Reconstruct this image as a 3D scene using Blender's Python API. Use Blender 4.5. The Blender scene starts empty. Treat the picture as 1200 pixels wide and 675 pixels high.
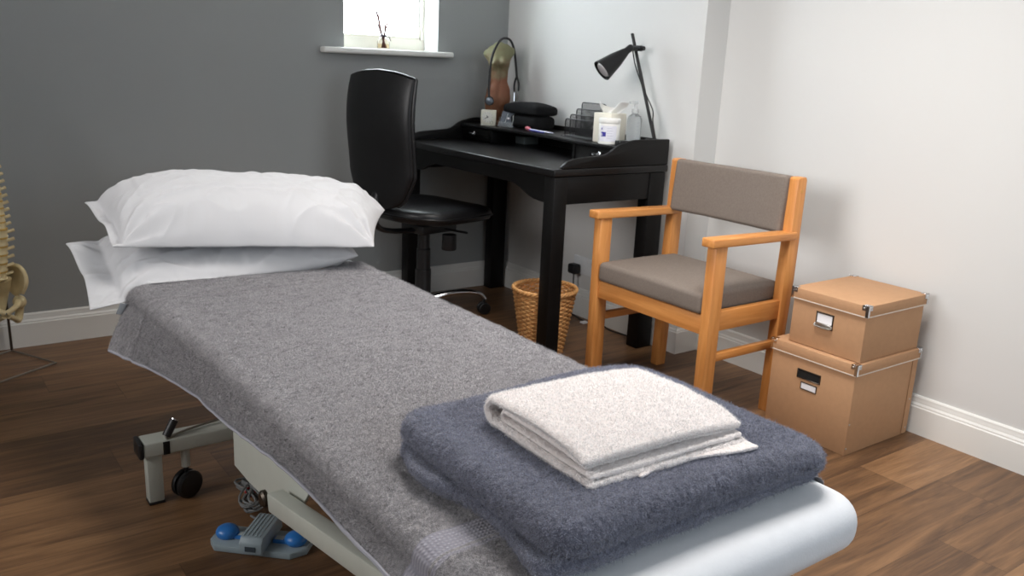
import bpy, bmesh, math, random
from mathutils import Vector, Matrix, noise, Euler
random.seed(7)
PI = math.pi
sc = bpy.context.scene
C = bpy.data.collections.new('room'); sc.collection.children.link(C)

# ------------------------------------------------------------------ camera
cam = bpy.data.cameras.new('camera'); camo = bpy.data.objects.new('camera', cam); C.objects.link(camo)
yaw, pit, rol = .6341, .2577, .0454
cy, sy, cp, sp = math.cos(yaw), math.sin(yaw), math.cos(pit), math.sin(pit)
f_ = Vector((sy*cp, cy*cp, -sp)); r_ = Vector((cy, -sy, 0)); u_ = r_.cross(f_)
rr = math.cos(rol)*r_ + math.sin(rol)*u_; uu = -math.sin(rol)*r_ + math.cos(rol)*u_
M = Matrix.Identity(4)
for i in range(3):
    M[i][0] = rr[i]; M[i][1] = uu[i]; M[i][2] = -f_[i]
M[0][3], M[1][3], M[2][3] = -2.488, -3.508, 1.1055
camo.matrix_world = M
cam.sensor_width = 36; cam.lens = 36*1009.3/1200; cam.clip_start = .05
cam.dof.use_dof = True; cam.dof.focus_distance = 1.55; cam.dof.aperture_fstop = 11
sc.camera = camo

# ------------------------------------------------------------------ light
sc.view_settings.view_transform = 'Standard'; sc.view_settings.look = 'None'
sc.view_settings.exposure = 0.0; sc.view_settings.gamma = 1; sc.view_settings.use_curve_mapping = False
w = bpy.data.worlds.new('sky'); sc.world = w; w.use_nodes = True
bg = w.node_tree.nodes['Background']; bg.inputs[0].default_value = (.86, .95, 1, 1); bg.inputs[1].default_value = 19

def area(name, loc, target, sx, sy_, power, col, spread=180):
    l = bpy.data.lights.new(name, 'AREA'); l.shape = 'RECTANGLE'; l.size = sx; l.size_y = sy_
    l.energy = power; l.color = col; l.spread = math.radians(spread)
    o = bpy.data.objects.new(name, l); C.objects.link(o); o.location = loc
    o.rotation_euler = (Vector(target)-Vector(loc)).to_track_quat('-Z', 'Y').to_euler()
    return o
# daylight through the window behind the camera; added fills from the left and overhead
area('daylight_rear_window', (-1.2, -5.1, 1.55), (-1.2, 0, 1.2), 1.8, 1.3, 28, (.80, .90, 1.0))
area('fill_left', (-4.1, -1.7, 1.7), (0, -1.9, 1.15), 1.6, 1.3, 17, (1.0, .98, .98), 80)  # unseen fill added to brighten the white wall, not a window
area('fill_overhead', (-1.0, -2.2, 2.38), (-1.0, -2.2, 0), .8, .8, 25, (1.0, .95, .91), 115)  # added fill for upward faces, narrowed to keep the left dim

# ------------------------------------------------------------------ helpers
def lin(c):
    return tuple((v/12.92 if v <= .04045 else ((v+.055)/1.055)**2.4) for v in c)
def S(r, g, b): return lin((r/255, g/255, b/255))
mats = {}
def mat(name, col, rough=.5, metal=0, spec=.5, nscale=0, namt=.1, bump=0, bscale=200, bdist=.001, coat=0, sheen=0, stretch=None, detail=3, **kw):
    m = bpy.data.materials.new(name); m.use_nodes = True; nt = m.node_tree; b = nt.nodes['Principled BSDF']
    b.inputs['Base Color'].default_value = (*col, 1); b.inputs['Roughness'].default_value = rough
    b.inputs['Metallic'].default_value = metal; b.inputs['Specular IOR Level'].default_value = spec
    b.inputs['Coat Weight'].default_value = coat; b.inputs['Sheen Weight'].default_value = sheen
    if sheen: b.inputs['Sheen Roughness'].default_value = .6
    tc = nt.nodes.new('ShaderNodeTexCoord'); src = tc.outputs['Object']
    if stretch:
        mp = nt.nodes.new('ShaderNodeMapping'); mp.inputs['Scale'].default_value = stretch
        nt.links.new(src, mp.inputs[0]); src = mp.outputs[0]
    if nscale:
        n = nt.nodes.new('ShaderNodeTexNoise'); n.inputs['Scale'].default_value = nscale; n.inputs['Detail'].default_value = detail
        nt.links.new(src, n.inputs['Vector'])
        cr = nt.nodes.new('ShaderNodeValToRGB'); e = cr.color_ramp.elements
        e[0].position = .3; e[1].position = .7
        e[0].color = (*[max(0, c*(1-namt)) for c in col], 1); e[1].color = (*[min(1, c*(1+namt)) for c in col], 1)
        nt.links.new(n.outputs[0], cr.inputs[0]); nt.links.new(cr.outputs[0], b.inputs['Base Color'])
    if bump:
        n2 = nt.nodes.new('ShaderNodeTexNoise'); n2.inputs['Scale'].default_value = bscale; n2.inputs['Detail'].default_value = 2
        nt.links.new(tc.outputs['Object'], n2.inputs['Vector'])
        bu = nt.nodes.new('ShaderNodeBump'); bu.inputs['Strength'].default_value = bump; bu.inputs['Distance'].default_value = bdist
        nt.links.new(n2.outputs[0], bu.inputs['Height']); nt.links.new(bu.outputs[0], b.inputs['Normal'])
    for k, v in kw.items(): b.inputs[k.replace('_', ' ')].default_value = v
    mats[name] = m
    return m
def math_node(nt, op, a, b=None, c=None):
    n = nt.nodes.new('ShaderNodeMath'); n.operation = op
    for i, v in enumerate((a, b, c)):
        if v is None: continue
        if isinstance(v, (int, float)): n.inputs[i].default_value = v
        else: nt.links.new(v, n.inputs[i])
    return n.outputs[0]

WORLD = {}
def finish(o, bm, sharp=38):
    bmesh.ops.remove_doubles(bm, verts=bm.verts, dist=1e-6)
    bmesh.ops.recalc_face_normals(bm, faces=bm.faces)
    lim = math.radians(sharp)
    for e in bm.edges:
        if len(e.link_faces) != 2 or e.calc_face_angle(0) > lim: e.smooth = False
    for f in bm.faces: f.smooth = True
    bm.to_mesh(o.data); bm.free(); o.data.update()
def obj(name, bm, m, parent=None, sharp=38, label=None):
    o = bpy.data.objects.new(name, bpy.data.meshes.new(name)); C.objects.link(o)
    if parent is not None:
        root = parent
        while root.parent: root = root.parent
        if root.name in WORLD:
            bmesh.ops.translate(bm, verts=bm.verts, vec=-Vector(WORLD[root.name]))
        o.parent = parent
    finish(o, bm, sharp); o.data.materials.append(m)
    if label: o['label'] = label
    return o
def thing(name, label, cat, loc=(0, 0, 0), rotz=0, group=None, world=True):
    o = bpy.data.objects.new(name, None); C.objects.link(o); o.location = loc; o.rotation_euler = (0, 0, rotz)
    o.empty_display_size = .05
    o['label'] = label; o['category'] = cat
    if group: o['group'] = group
    if world: WORLD[o.name] = loc
    return o
def single(name, bm, m, label, cat, group=None, sharp=38):
    # a thing that is one mesh: origin moved to its base centre
    xs = [v.co.x for v in bm.verts]; ys = [v.co.y for v in bm.verts]; zs = [v.co.z for v in bm.verts]
    c = Vector(((min(xs)+max(xs))/2, (min(ys)+max(ys))/2, min(zs)))
    bmesh.ops.translate(bm, verts=bm.verts, vec=-c)
    o = obj(name, bm, m, None, sharp); o.location = c; o['label'] = label; o['category'] = cat
    if group: o['group'] = group
    WORLD[o.name] = tuple(c)
    return o
def struct(name, bm, m, parent=None, sharp=38):
    o = obj(name, bm, m, parent, sharp)
    if parent is None: o['kind'] = 'structure'
    return o
def nb(): return bmesh.new()
def merge(bm, t, mtx=None):
    if mtx is not None: bmesh.ops.transform(t, matrix=mtx, verts=t.verts)
    me = bpy.data.meshes.new('t'); t.to_mesh(me); t.free(); bm.from_mesh(me); bpy.data.meshes.remove(me)
    return bm
def box(bm, x0, x1, y0, y1, z0, z1, bev=0, seg=2, mtx=None):
    t = nb(); bmesh.ops.create_cube(t, size=1)
    for v in t.verts:
        v.co = Vector((x0+(v.co.x+.5)*(x1-x0), y0+(v.co.y+.5)*(y1-y0), z0+(v.co.z+.5)*(z1-z0)))
    if bev: bmesh.ops.bevel(t, geom=t.edges[:], offset=bev, segments=seg, profile=.5, affect='EDGES', clamp_overlap=True)
    return merge(bm, t, mtx)
def frame(p0, p1, up=(0, 0, 1)):
    p0, p1 = Vector(p0), Vector(p1); z = (p1-p0).normalized(); up = Vector(up)
    x = up.cross(z)
    if x.length < 1e-4: x = Vector((1, 0, 0)).cross(z)
    if x.length < 1e-4: x = Vector((0, 1, 0)).cross(z)
    x.normalize(); y = z.cross(x)
    m = Matrix.Identity(4)
    for i in range(3): m[i][0] = x[i]; m[i][1] = y[i]; m[i][2] = z[i]; m[i][3] = p0[i]
    return m, (p1-p0).length
def beam(bm, p0, p1, w_, h, bev=.002, up=(0, 0, 1), seg=2):
    m, L = frame(p0, p1, up)
    return box(bm, -w_/2, w_/2, -h/2, h/2, 0, L, bev, seg, m)
def spline(pts, n=8):
    P = [Vector(p) for p in pts]; out = []
    for i in range(len(P)-1):
        a = P[max(i-1, 0)]; b = P[i]; c = P[i+1]; d = P[min(i+2, len(P)-1)]
        for k in range(n):
            t = k/n
            out.append(.5*((2*b)+(c-a)*t+(2*a-5*b+4*c-d)*t*t+(3*b-a-3*c+d)*t**3))
    return out+[P[-1]]
def tube(bm, pts, r, n=10, smooth=0, caps=True, closed=False, flat=1):
    P = spline(pts, smooth) if smooth else [Vector(p) for p in pts]
    N = len(P); rings = []
    up = None
    for i in range(N):
        if closed: d = P[(i+1) % N]-P[i-1]
        else: d = P[min(i+1, N-1)]-P[max(i-1, 0)]
        d.normalize()
        if up is None:
            up = Vector((0, 0, 1)) if abs(d.z) < .9 else Vector((1, 0, 0))
        x = up.cross(d)
        if x.length < 1e-6: x = Vector((0, 1, 0)).cross(d)
        x.normalize(); y = d.cross(x); up = y
        ri = r[i*(len(r)-1)//max(1, N-1)] if isinstance(r, (list, tuple)) and not smooth else r
        if isinstance(r, (list, tuple)) and smooth:
            q = i/(N-1)*(len(r)-1); k = min(int(q), len(r)-2); ri = r[k]*(1-q+k)+r[k+1]*(q-k)
        rings.append([bm.verts.new(P[i]+ri*(math.cos(2*PI*j/n)*x+flat*math.sin(2*PI*j/n)*y)) for j in range(n)])
    for i in range(N if closed else N-1):
        a, b = rings[i], rings[(i+1) % N]
        for j in range(n): bm.faces.new((a[j], a[(j+1) % n], b[(j+1) % n], b[j]))
    if caps and not closed:
        bm.faces.new(rings[0][::-1]); bm.faces.new(rings[-1])
    return bm
def lathe(bm, prof, c=(0, 0, 0), n=32, mtx=None):
    t = nb(); rings = []
    for r, z in prof:
        if r < 1e-6: rings.append([t.verts.new((0, 0, z))])
        else: rings.append([t.verts.new((r*math.cos(2*PI*j/n), r*math.sin(2*PI*j/n), z)) for j in range(n)])
    for a, b in zip(rings, rings[1:]):
        for j in range(n):
            k = (j+1) % n
            if len(a) == 1 and len(b) == 1: continue
            if len(a) == 1: t.faces.new((a[0], b[k], b[j]))
            elif len(b) == 1: t.faces.new((a[j], a[k], b[0]))
            else: t.faces.new((a[j], a[k], b[k], b[j]))
    m = Matrix.Translation(Vector(c))
    if mtx is not None: m = m @ mtx
    return merge(bm, t, m)
def prism(bm, poly, axis, a, b, bev=0, seg=2):
    # polygon in the two other axes, extruded along axis from a to b
    t = nb()
    def pt(p, h):
        return {'x': (h, p[0], p[1]), 'y': (p[0], h, p[1]), 'z': (p[0], p[1], h)}[axis]
    A = [t.verts.new(pt(p, a)) for p in poly]; B = [t.verts.new(pt(p, b)) for p in poly]
    t.faces.new(A); t.faces.new(B[::-1]); n = len(poly)
    for i in range(n): t.faces.new((A[i], B[i], B[(i+1) % n], A[(i+1) % n]))
    bmesh.ops.recalc_face_normals(t, faces=t.faces)
    if bev:
        ed = [e for e in t.edges if e.calc_face_angle(0) > .5]
        bmesh.ops.bevel(t, geom=ed, offset=bev, segments=seg, profile=.5, affect='EDGES', clamp_overlap=True)
    return merge(bm, t)
def grid(bm, fn, nu, nv, cu=False, cv=False):
    V = [[bm.verts.new(fn(i/(nu if cu else nu-1), j/(nv if cv else nv-1))) for j in range(nv)] for i in range(nu)]
    for i in range(nu if cu else nu-1):
        for j in range(nv if cv else nv-1):
            bm.faces.new((V[i][j], V[(i+1) % nu][j], V[(i+1) % nu][(j+1) % nv], V[i][(j+1) % nv]))
    return V
def ell(bm, c, r, n=16, rot=None):
    t = nb(); bmesh.ops.create_uvsphere(t, u_segments=n, v_segments=max(6, n*2//3), radius=1)
    m = Matrix.Translation(Vector(c)) @ (rot if rot is not None else Matrix.Identity(4)) @ Matrix.Diagonal((*r, 1))
    return merge(bm, t, m)
def rect_ring(hx, hy, r, n):
    # n points per corner plus straight edges divided; fixed count so rings match
    pts = []
    r = max(min(r, hx, hy), 1e-4)
    for q, (cx_, cy_) in enumerate(((hx-r, hy-r), (-hx+r, hy-r), (-hx+r, -hy+r), (hx-r, -hy+r))):
        for k in range(n): 
            a = q*PI/2+k/(n-1)*PI/2
            pts.append((cx_+r*math.cos(a), cy_+r*math.sin(a)))
        nx = ((-hx+r, hy), (-hx, -hy+r), (hx-r, -hy), (hx, hy-r))[q]
        cur = pts[-1]; L = math.hypot(nx[0]-cur[0], nx[1]-cur[1]); ns = rect_ring.div[q % 2]
        for k in range(1, ns): pts.append((cur[0]+(nx[0]-cur[0])*k/ns, cur[1]+(nx[1]-cur[1])*k/ns))
    return pts
def slab(bm, x0, x1, y0, y1, z0, z1, rp, re, step=.004, disp=None, cn=8, en=8, inner=None):
    hx, hy, hz = (x1-x0)/2, (y1-y0)/2, (z1-z0)/2; c = Vector(((x0+x1)/2, (y0+y1)/2, (z0+z1)/2))
    rect_ring.div = (max(2, int(2*hx/step)), max(2, int(2*hy/step)))
    inner = inner or max(3, int(min(hx, hy)/step))
    prof = []
    for k in range(inner): prof.append((1-(k+.35)/inner if k else .985, -hz, True))
    prof = [(1-k/inner, -hz) for k in range(inner)]
    rings = []
    def ring(inset, z, s=1):
        return [Vector((p[0]*s, p[1]*s, z)) for p in rect_ring(hx-inset, hy-inset, max(rp-inset, .002), cn)]
    seq = []
    for k in range(inner, 0, -1): seq.append(ring(re, -hz, 1-k/(inner+.5)))
    for k in range(en+1):
        a = -PI/2+PI/2*k/en; seq.append(ring(re*(1-math.cos(a)), -hz+re*(1+math.sin(a))))
    if hz > re+1e-5:
        m_ = int((2*hz-2*re)/step)
        for k in range(1, m_): seq.append(ring(0, -hz+re+(2*hz-2*re)*k/m_))
    for k in range(en+1):
        a = PI/2*k/en; seq.append(ring(re*(1-math.cos(a)), hz-re*(1-math.sin(a))))
    for k in range(1, inner+1): seq.append(ring(re, hz, 1-k/(inner+.5)))
    t = nb()
    R = [[t.verts.new(p+c) for p in s_] for s_ in seq]; n = len(R[0])
    for a, b in zip(R, R[1:]):
        for j in range(n): t.faces.new((a[j], a[(j+1) % n], b[(j+1) % n], b[j]))
    t.faces.new(R[0][::-1]); t.faces.new(R[-1])
    if disp:
        t.normal_update()
        new = [disp(v.co.copy(), v.normal.copy()) for v in t.verts]
        for v, q in zip(t.verts, new): v.co = q
    return merge(bm, t)
def ribbon(bm, path, th, a0, a1, axis='x', step=.004, disp=None, endr=None):
    """thick sheet following a 2-D path (u, z), extruded along the axis; edges rounded"""
    P = [Vector((p[0], p[1], 0)) for p in path]
    Q = [P[0]]
    for p, q in zip(P, P[1:]):
        n = max(1, int((q-p).length/step))
        for k in range(1, n+1): Q.append(p.lerp(q, k/n))
    nrm = []
    for i in range(len(Q)):
        d = Q[min(i+1, len(Q)-1)]-Q[max(i-1, 0)]; d.normalize(); nrm.append(Vector((-d.y, d.x, 0)))
    L = a1-a0; na = max(4, int(L/step)); endr = endr or th/2
    t = nb(); rings = []
    for k in range(na+1):
        a = a0+L*k/na; e = min(k, na-k)*L/na
        s = math.sqrt(max(0, 1-(1-min(1, e/endr))**2))*.85+.15
        ring = []
        for i in range(len(Q)): ring.append(Q[i]+nrm[i]*th/2*s)
        d = (Q[-1]-Q[-2]).normalized()
        for m_ in range(1, 6):
            an = PI*m_/6; ring.append(Q[-1]+nrm[-1]*th/2*s*math.cos(an)+d*th/2*s*math.sin(an))
        for i in range(len(Q)-1, -1, -1): ring.append(Q[i]-nrm[i]*th/2*s)
        d = (Q[0]-Q[1]).normalized()
        for m_ in range(1, 6):
            an = PI*m_/6; ring.append(Q[0]-nrm[0]*th/2*s*math.cos(an)+d*th/2*s*math.sin(an))
        rings.append([t.verts.new((a, p.x, p.y) if axis == 'x' else (p.x, a, p.y)) for p in ring])
    n = len(rings[0])
    for a, b in zip(rings, rings[1:]):
        for j in range(n): t.faces.new((a[j], a[(j+1) % n], b[(j+1) % n], b[j]))
    t.faces.new(rings[0][::-1]); t.faces.new(rings[-1])
    bmesh.ops.recalc_face_normals(t, faces=t.faces)
    if disp:
        t.normal_update()
        new = [disp(v.co.copy(), v.normal.copy()) for v in t.verts]
        for v, q in zip(t.verts, new): v.co = q
    return merge(bm, t)
def nz(p, s, o=0): return noise.noise(Vector((p[0]*s+o, p[1]*s+o*1.7, p[2]*s-o)))
def terry(amp=.0012, f=150, big=.003, bf=9):
    def d(p, n):
        return p+n*(amp*nz(p, f)+amp*.7*nz(p, f*2.1, 5)+big*nz(p, bf, 3))
    return d

# ------------------------------------------------------------------ materials
white_wall = mat('white_wall_paint', S(213, 213, 211), .6, spec=.25, nscale=2, namt=.01, bump=.08, bscale=350)
grey_wall = mat('grey_wall_paint', S(152, 155, 154), .55, spec=.3, nscale=2, namt=.012, bump=.08, bscale=350)
ceiling_m = mat('ceiling_paint', S(235, 235, 232), .8)
gloss_white = mat('white_gloss_paint', S(231, 231, 227), .35, nscale=4, namt=.015)
upvc = mat('white_window_plastic', S(225, 222, 210), .35)

def floor_mat():
    m = bpy.data.materials.new('oak_plank_vinyl'); m.use_nodes = True; nt = m.node_tree; b = nt.nodes['Principled BSDF']; L = nt.links.new
    tc = nt.nodes.new('ShaderNodeTexCoord'); sx = nt.nodes.new('ShaderNodeSeparateXYZ'); L(tc.outputs['Object'], sx.inputs[0])
    X, Y = sx.outputs[0], sx.outputs[1]
    W, LEN = .1716, 1.02
    yr = math_node(nt, 'DIVIDE', math_node(nt, 'ADD', Y, .0228), W)
    row = math_node(nt, 'FLOOR', yr); fy = math_node(nt, 'FRACT', yr)
    wn = nt.nodes.new('ShaderNodeTexWhiteNoise'); wn.noise_dimensions = '1D'; L(row, wn.inputs['W'])
    off = math_node(nt, 'MULTIPLY', wn.outputs[0], LEN*3.1)
    xr = math_node(nt, 'DIVIDE', math_node(nt, 'ADD', X, off), LEN)
    col = math_node(nt, 'FLOOR', xr); fx = math_node(nt, 'FRACT', xr)
    idn = math_node(nt, 'ADD', math_node(nt, 'MULTIPLY', row, 17.31), math_node(nt, 'MULTIPLY', col, 5.77))
    wn2 = nt.nodes.new('ShaderNodeTexWhiteNoise'); wn2.noise_dimensions = '1D'; L(idn, wn2.inputs['W'])
    # grain
    cb = nt.nodes.new('ShaderNodeCombineXYZ'); L(math_node(nt, 'MULTIPLY', X, 1.6), cb.inputs[0]); L(math_node(nt, 'MULTIPLY', Y, 17.), cb.inputs[1]); L(math_node(nt, 'MULTIPLY', wn2.outputs[0], 40.), cb.inputs[2])
    g = nt.nodes.new('ShaderNodeTexNoise'); g.inputs['Scale'].default_value = 1.6; g.inputs['Detail'].default_value = 8; g.inputs['Roughness'].default_value = .62; g.inputs['Distortion'].default_value = .8
    L(cb.outputs[0], g.inputs['Vector'])
    cb2 = nt.nodes.new('ShaderNodeCombineXYZ'); L(math_node(nt, 'MULTIPLY', X, 6.), cb2.inputs[0]); L(math_node(nt, 'MULTIPLY', Y, 130.), cb2.inputs[1]); L(math_node(nt, 'MULTIPLY', wn2.outputs[0], 40.), cb2.inputs[2])
    g2 = nt.nodes.new('ShaderNodeTexNoise'); g2.inputs['Scale'].default_value = 1.5; g2.inputs['Detail'].default_value = 4; L(cb2.outputs[0], g2.inputs['Vector'])
    cr = nt.nodes.new('ShaderNodeValToRGB'); e = cr.color_ramp.elements
    e[0].position = .28; e[0].color = (*S(84, 61, 43), 1); e[1].position = .78; e[1].color = (*S(150, 114, 80), 1)
    k = e.new(.5); k.color = (*S(118, 87, 60), 1)
    v = math_node(nt, 'ADD', g.outputs[0], math_node(nt, 'MULTIPLY', math_node(nt, 'SUBTRACT', g2.outputs[0], .5), .26))
    v = math_node(nt, 'ADD', v, math_node(nt, 'MULTIPLY', math_node(nt, 'SUBTRACT', wn2.outputs[0], .55), .26))
    L(v, cr.inputs[0])
    # seams
    def edge(fr, wd):
        a = math_node(nt, 'LESS_THAN', fr, wd); c_ = math_node(nt, 'GREATER_THAN', fr, 1-wd)
        return math_node(nt, 'MAXIMUM', a, c_)
    seam = math_node(nt, 'MAXIMUM', edge(fy, .007), edge(fx, .0012))
    mx = nt.nodes.new('ShaderNodeMix'); mx.data_type = 'RGBA'; L(math_node(nt, 'MULTIPLY', seam, .45), mx.inputs[0]); L(cr.outputs[0], mx.inputs[6]); mx.inputs[7].default_value = (*S(55, 38, 26), 1)
    L(mx.outputs[2], b.inputs['Base Color'])
    b.inputs['Roughness'].default_value = .42; b.inputs['Specular IOR Level'].default_value = .4
    bu = nt.nodes.new('ShaderNodeBump'); bu.inputs['Strength'].default_value = .25; bu.inputs['Distance'].default_value = .001
    L(math_node(nt, 'SUBTRACT', g2.outputs[0], seam), bu.inputs['Height']); L(bu.outputs[0], b.inputs['Normal'])
    return m
floor_m = floor_mat()

def wood_mat(name, c0, c1, axis, rough=.38):
    m = bpy.data.materials.new(name); m.use_nodes = True; nt = m.node_tree; b = nt.nodes['Principled BSDF']; L = nt.links.new
    tc = nt.nodes.new('ShaderNodeTexCoord'); mp = nt.nodes.new('ShaderNodeMapping')
    s = [26, 26, 26]; s['xyz'.index(axis)] = 2.2; mp.inputs['Scale'].default_value = s
    L(tc.outputs['Object'], mp.inputs[0]); g = nt.nodes.new('ShaderNodeTexNoise'); g.inputs['Scale'].default_value = 2.2; g.inputs['Detail'].default_value = 6; g.inputs['Distortion'].default_value = .5
    L(mp.outputs[0], g.inputs['Vector']); cr = nt.nodes.new('ShaderNodeValToRGB'); e = cr.color_ramp.elements
    e[0].position = .3; e[0].color = (*c0, 1); e[1].position = .7; e[1].color = (*c1, 1)
    L(g.outputs[0], cr.inputs[0]); L(cr.outputs[0], b.inputs['Base Color']); b.inputs['Roughness'].default_value = rough
    return m
beech = {a: wood_mat('varnished_beech_'+a, S(190, 122, 60), S(218, 152, 86), a) for a in 'xyz'}
black_wood = mat('black_brown_wood', S(14, 13, 13), .42, spec=.22, nscale=6, namt=.25, stretch=(3, 3, 30), bump=.1, bscale=120)
black_top = mat('black_wood_top', S(16, 15, 16), .36, spec=.35, nscale=8, namt=.2, bump=.08, bscale=150)
black_leather = mat('black_leather', S(17, 17, 19), .4, spec=.4, nscale=15, namt=.15, bump=.3, bscale=260)
black_plastic = mat('black_plastic', S(22, 22, 24), .42, nscale=30, namt=.1)
black_metal = mat('black_metal', S(20, 20, 22), .35, metal=.3)
black_cloth = mat('black_cloth', S(16, 16, 18), .9, spec=.2, bump=.3, bscale=500)
chrome = mat('chrome', S(215, 215, 218), .14, metal=1)
steel = mat('brushed_steel', S(185, 183, 178), .35, metal=1)
dark_steel = mat('dark_steel', S(95, 88, 80), .4, metal=1)
cream_metal = mat('cream_powder_coat', S(186, 189, 180), .42, nscale=30, namt=.02, bump=.05, bscale=400)
cotton = mat('white_cotton', S(200, 200, 202), .85, spec=.15, nscale=6, namt=.015, bump=.12, bscale=600, sheen=.1)
vinyl = mat('white_couch_cover', S(212, 215, 219), .75, spec=.25, nscale=40, namt=.02, bump=.25, bscale=260)
upholstery = mat('grey_brown_upholstery', S(122, 112, 104), .9, spec=.15, nscale=160, namt=.08, bump=.35, bscale=700)
kraft = mat('kraft_board', S(181, 141, 106), .7, spec=.25, nscale=60, namt=.03, bump=.1, bscale=500)
kraft_edge = mat('pale_paper_trim', S(214, 203, 190), .5)
hole_shade = mat('painted_hole_shade', S(12, 11, 10), .9)  # shade inside openings, painted near-black
white_card = mat('white_card', S(235, 235, 238), .6)

def towel_mat(name, c0, c1, band=None, fine=420):
    m = bpy.data.materials.new(name); m.use_nodes = True; nt = m.node_tree; b = nt.nodes['Principled BSDF']; L = nt.links.new
    b.inputs['Roughness'].default_value = 1; b.inputs['Specular IOR Level'].default_value = .08
    b.inputs['Sheen Weight'].default_value = .35; b.inputs['Sheen Roughness'].default_value = .5
    tc = nt.nodes.new('ShaderNodeTexCoord'); g = nt.nodes.new('ShaderNodeTexNoise'); g.inputs['Scale'].default_value = 130; g.inputs['Detail'].default_value = 4; g.inputs['Roughness'].default_value = .65
    L(tc.outputs['Object'], g.inputs['Vector'])
    g3 = nt.nodes.new('ShaderNodeTexNoise'); g3.inputs['Scale'].default_value = 14; g3.inputs['Detail'].default_value = 3; L(tc.outputs['Object'], g3.inputs['Vector'])
    cr = nt.nodes.new('ShaderNodeValToRGB'); e = cr.color_ramp.elements
    e[0].position = .28; e[0].color = (*c0, 1); e[1].position = .66; e[1].color = (*c1, 1)
    v = math_node(nt, 'ADD', g.outputs[0], math_node(nt, 'MULTIPLY', math_node(nt, 'SUBTRACT', g3.outputs[0], .5), .25)); L(v, cr.inputs[0])
    g2 = nt.nodes.new('ShaderNodeTexNoise'); g2.inputs['Scale'].default_value = fine; g2.inputs['Detail'].default_value = 3; L(tc.outputs['Object'], g2.inputs['Vector'])
    h = math_node(nt, 'ADD', g2.outputs[0], math_node(nt, 'MULTIPLY', g.outputs[0], 1.5)); colr = cr.outputs[0]; st = .9
    if band:
        y0, y1, y2, y3, cb = band
        sx = nt.nodes.new('ShaderNodeSeparateXYZ'); L(tc.outputs['Object'], sx.inputs[0]); Y = sx.outputs[1]
        def inb(a, b_): return math_node(nt, 'MULTIPLY', math_node(nt, 'GREATER_THAN', Y, a), math_node(nt, 'LESS_THAN', Y, b_))
        msk = math_node(nt, 'MAXIMUM', inb(y0, y1), inb(y2, y3))
        ww = nt.nodes.new('ShaderNodeTexWave'); ww.inputs['Scale'].default_value = 50; ww.bands_direction = 'X'; L(tc.outputs['Object'], ww.inputs['Vector'])
        wz = nt.nodes.new('ShaderNodeTexWave'); wz.inputs['Scale'].default_value = 50; wz.bands_direction = 'Y'; L(tc.outputs['Object'], wz.inputs['Vector'])
        wv = math_node(nt, 'MULTIPLY', ww.outputs[1], wz.outputs[1])
        cr2 = nt.nodes.new('ShaderNodeValToRGB'); cr2.color_ramp.elements[0].color = (*[c*.8 for c in cb], 1); cr2.color_ramp.elements[1].color = (*cb, 1); L(wv, cr2.inputs[0])
        mx = nt.nodes.new('ShaderNodeMix'); mx.data_type = 'RGBA'; L(msk, mx.inputs[0]); L(colr, mx.inputs[6]); L(cr2.outputs[0], mx.inputs[7]); colr = mx.outputs[2]
        mh = nt.nodes.new('ShaderNodeMix'); L(msk, mh.inputs[0]); L(h, mh.inputs[2]); L(math_node(nt, 'MULTIPLY', wv, .5), mh.inputs[3]); h = mh.outputs[0]
    L(colr, b.inputs['Base Color'])
    bu = nt.nodes.new('ShaderNodeBump'); bu.inputs['Strength'].default_value = st; bu.inputs['Distance'].default_value = .003
    L(h, bu.inputs['Height']); L(bu.outputs[0], b.inputs['Normal'])
    return m
grey_terry = towel_mat('grey_terry', S(106, 104, 106), S(158, 155, 157), band=(-.675, -.632, -.69, -.68, S(152, 150, 160)))
dark_terry = towel_mat('slate_terry', S(72, 74, 87), S(112, 115, 130))
white_terry = towel_mat('white_terry', S(226, 216, 212), S(243, 236, 233))
hem_m = mat('woven_hem', S(150, 150, 158), .8, bump=.3, bscale=400)

# ------------------------------------------------------------------ the room
REC, YJ = .1221, -1.2467
XL, YB, ZC = -4.2, -5.2, 2.45
bm = nb(); box(bm, XL-.1, .3, YB-.1, .3, -.1, 0); struct('floor', bm, floor_m)
bm = nb(); box(bm, XL-.1, .3, YB-.1, .3, ZC, ZC+.1); struct('ceiling', bm, ceiling_m)
# grey wall with the window opening
WX0, WX1, WZ0, WZ1 = -.852, -.389, 1.125, 2.08
bm = nb()
for a in ((XL, WX0, 0, ZC), (WX1, 0, 0, ZC), (WX0, WX1, 0, WZ0), (WX0, WX1, WZ1, ZC)):
    box(bm, a[0], a[1], 0, .02, a[2], a[3])
struct('wall_back', bm, grey_wall)
bm = nb()   # white plastered reveal and outer leaf
for a in ((WX0-.3, WX0, WZ0-.3, WZ1+.3), (WX1, WX1+.3, WZ0-.3, WZ1+.3), (WX0, WX1, WZ0-.3, WZ0), (WX0, WX1, WZ1, WZ1+.3)):
    box(bm, a[0], a[1], .0205, .2, a[2], a[3])
struct('trim_1', bm, white_wall)
bm = nb(); box(bm, 0, .25, YJ, .02, 0, ZC); box(bm, REC, .25, YB, YJ, 0, ZC); struct('wall_right', bm, white_wall)
bm = nb(); box(bm, XL-.1, XL, YB, .02, 0, ZC); struct('wall_left', bm, grey_wall)
bm = nb(); box(bm, XL, .25, YB-.1, YB, 0, ZC); struct('wall_front', bm, white_wall)
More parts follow.
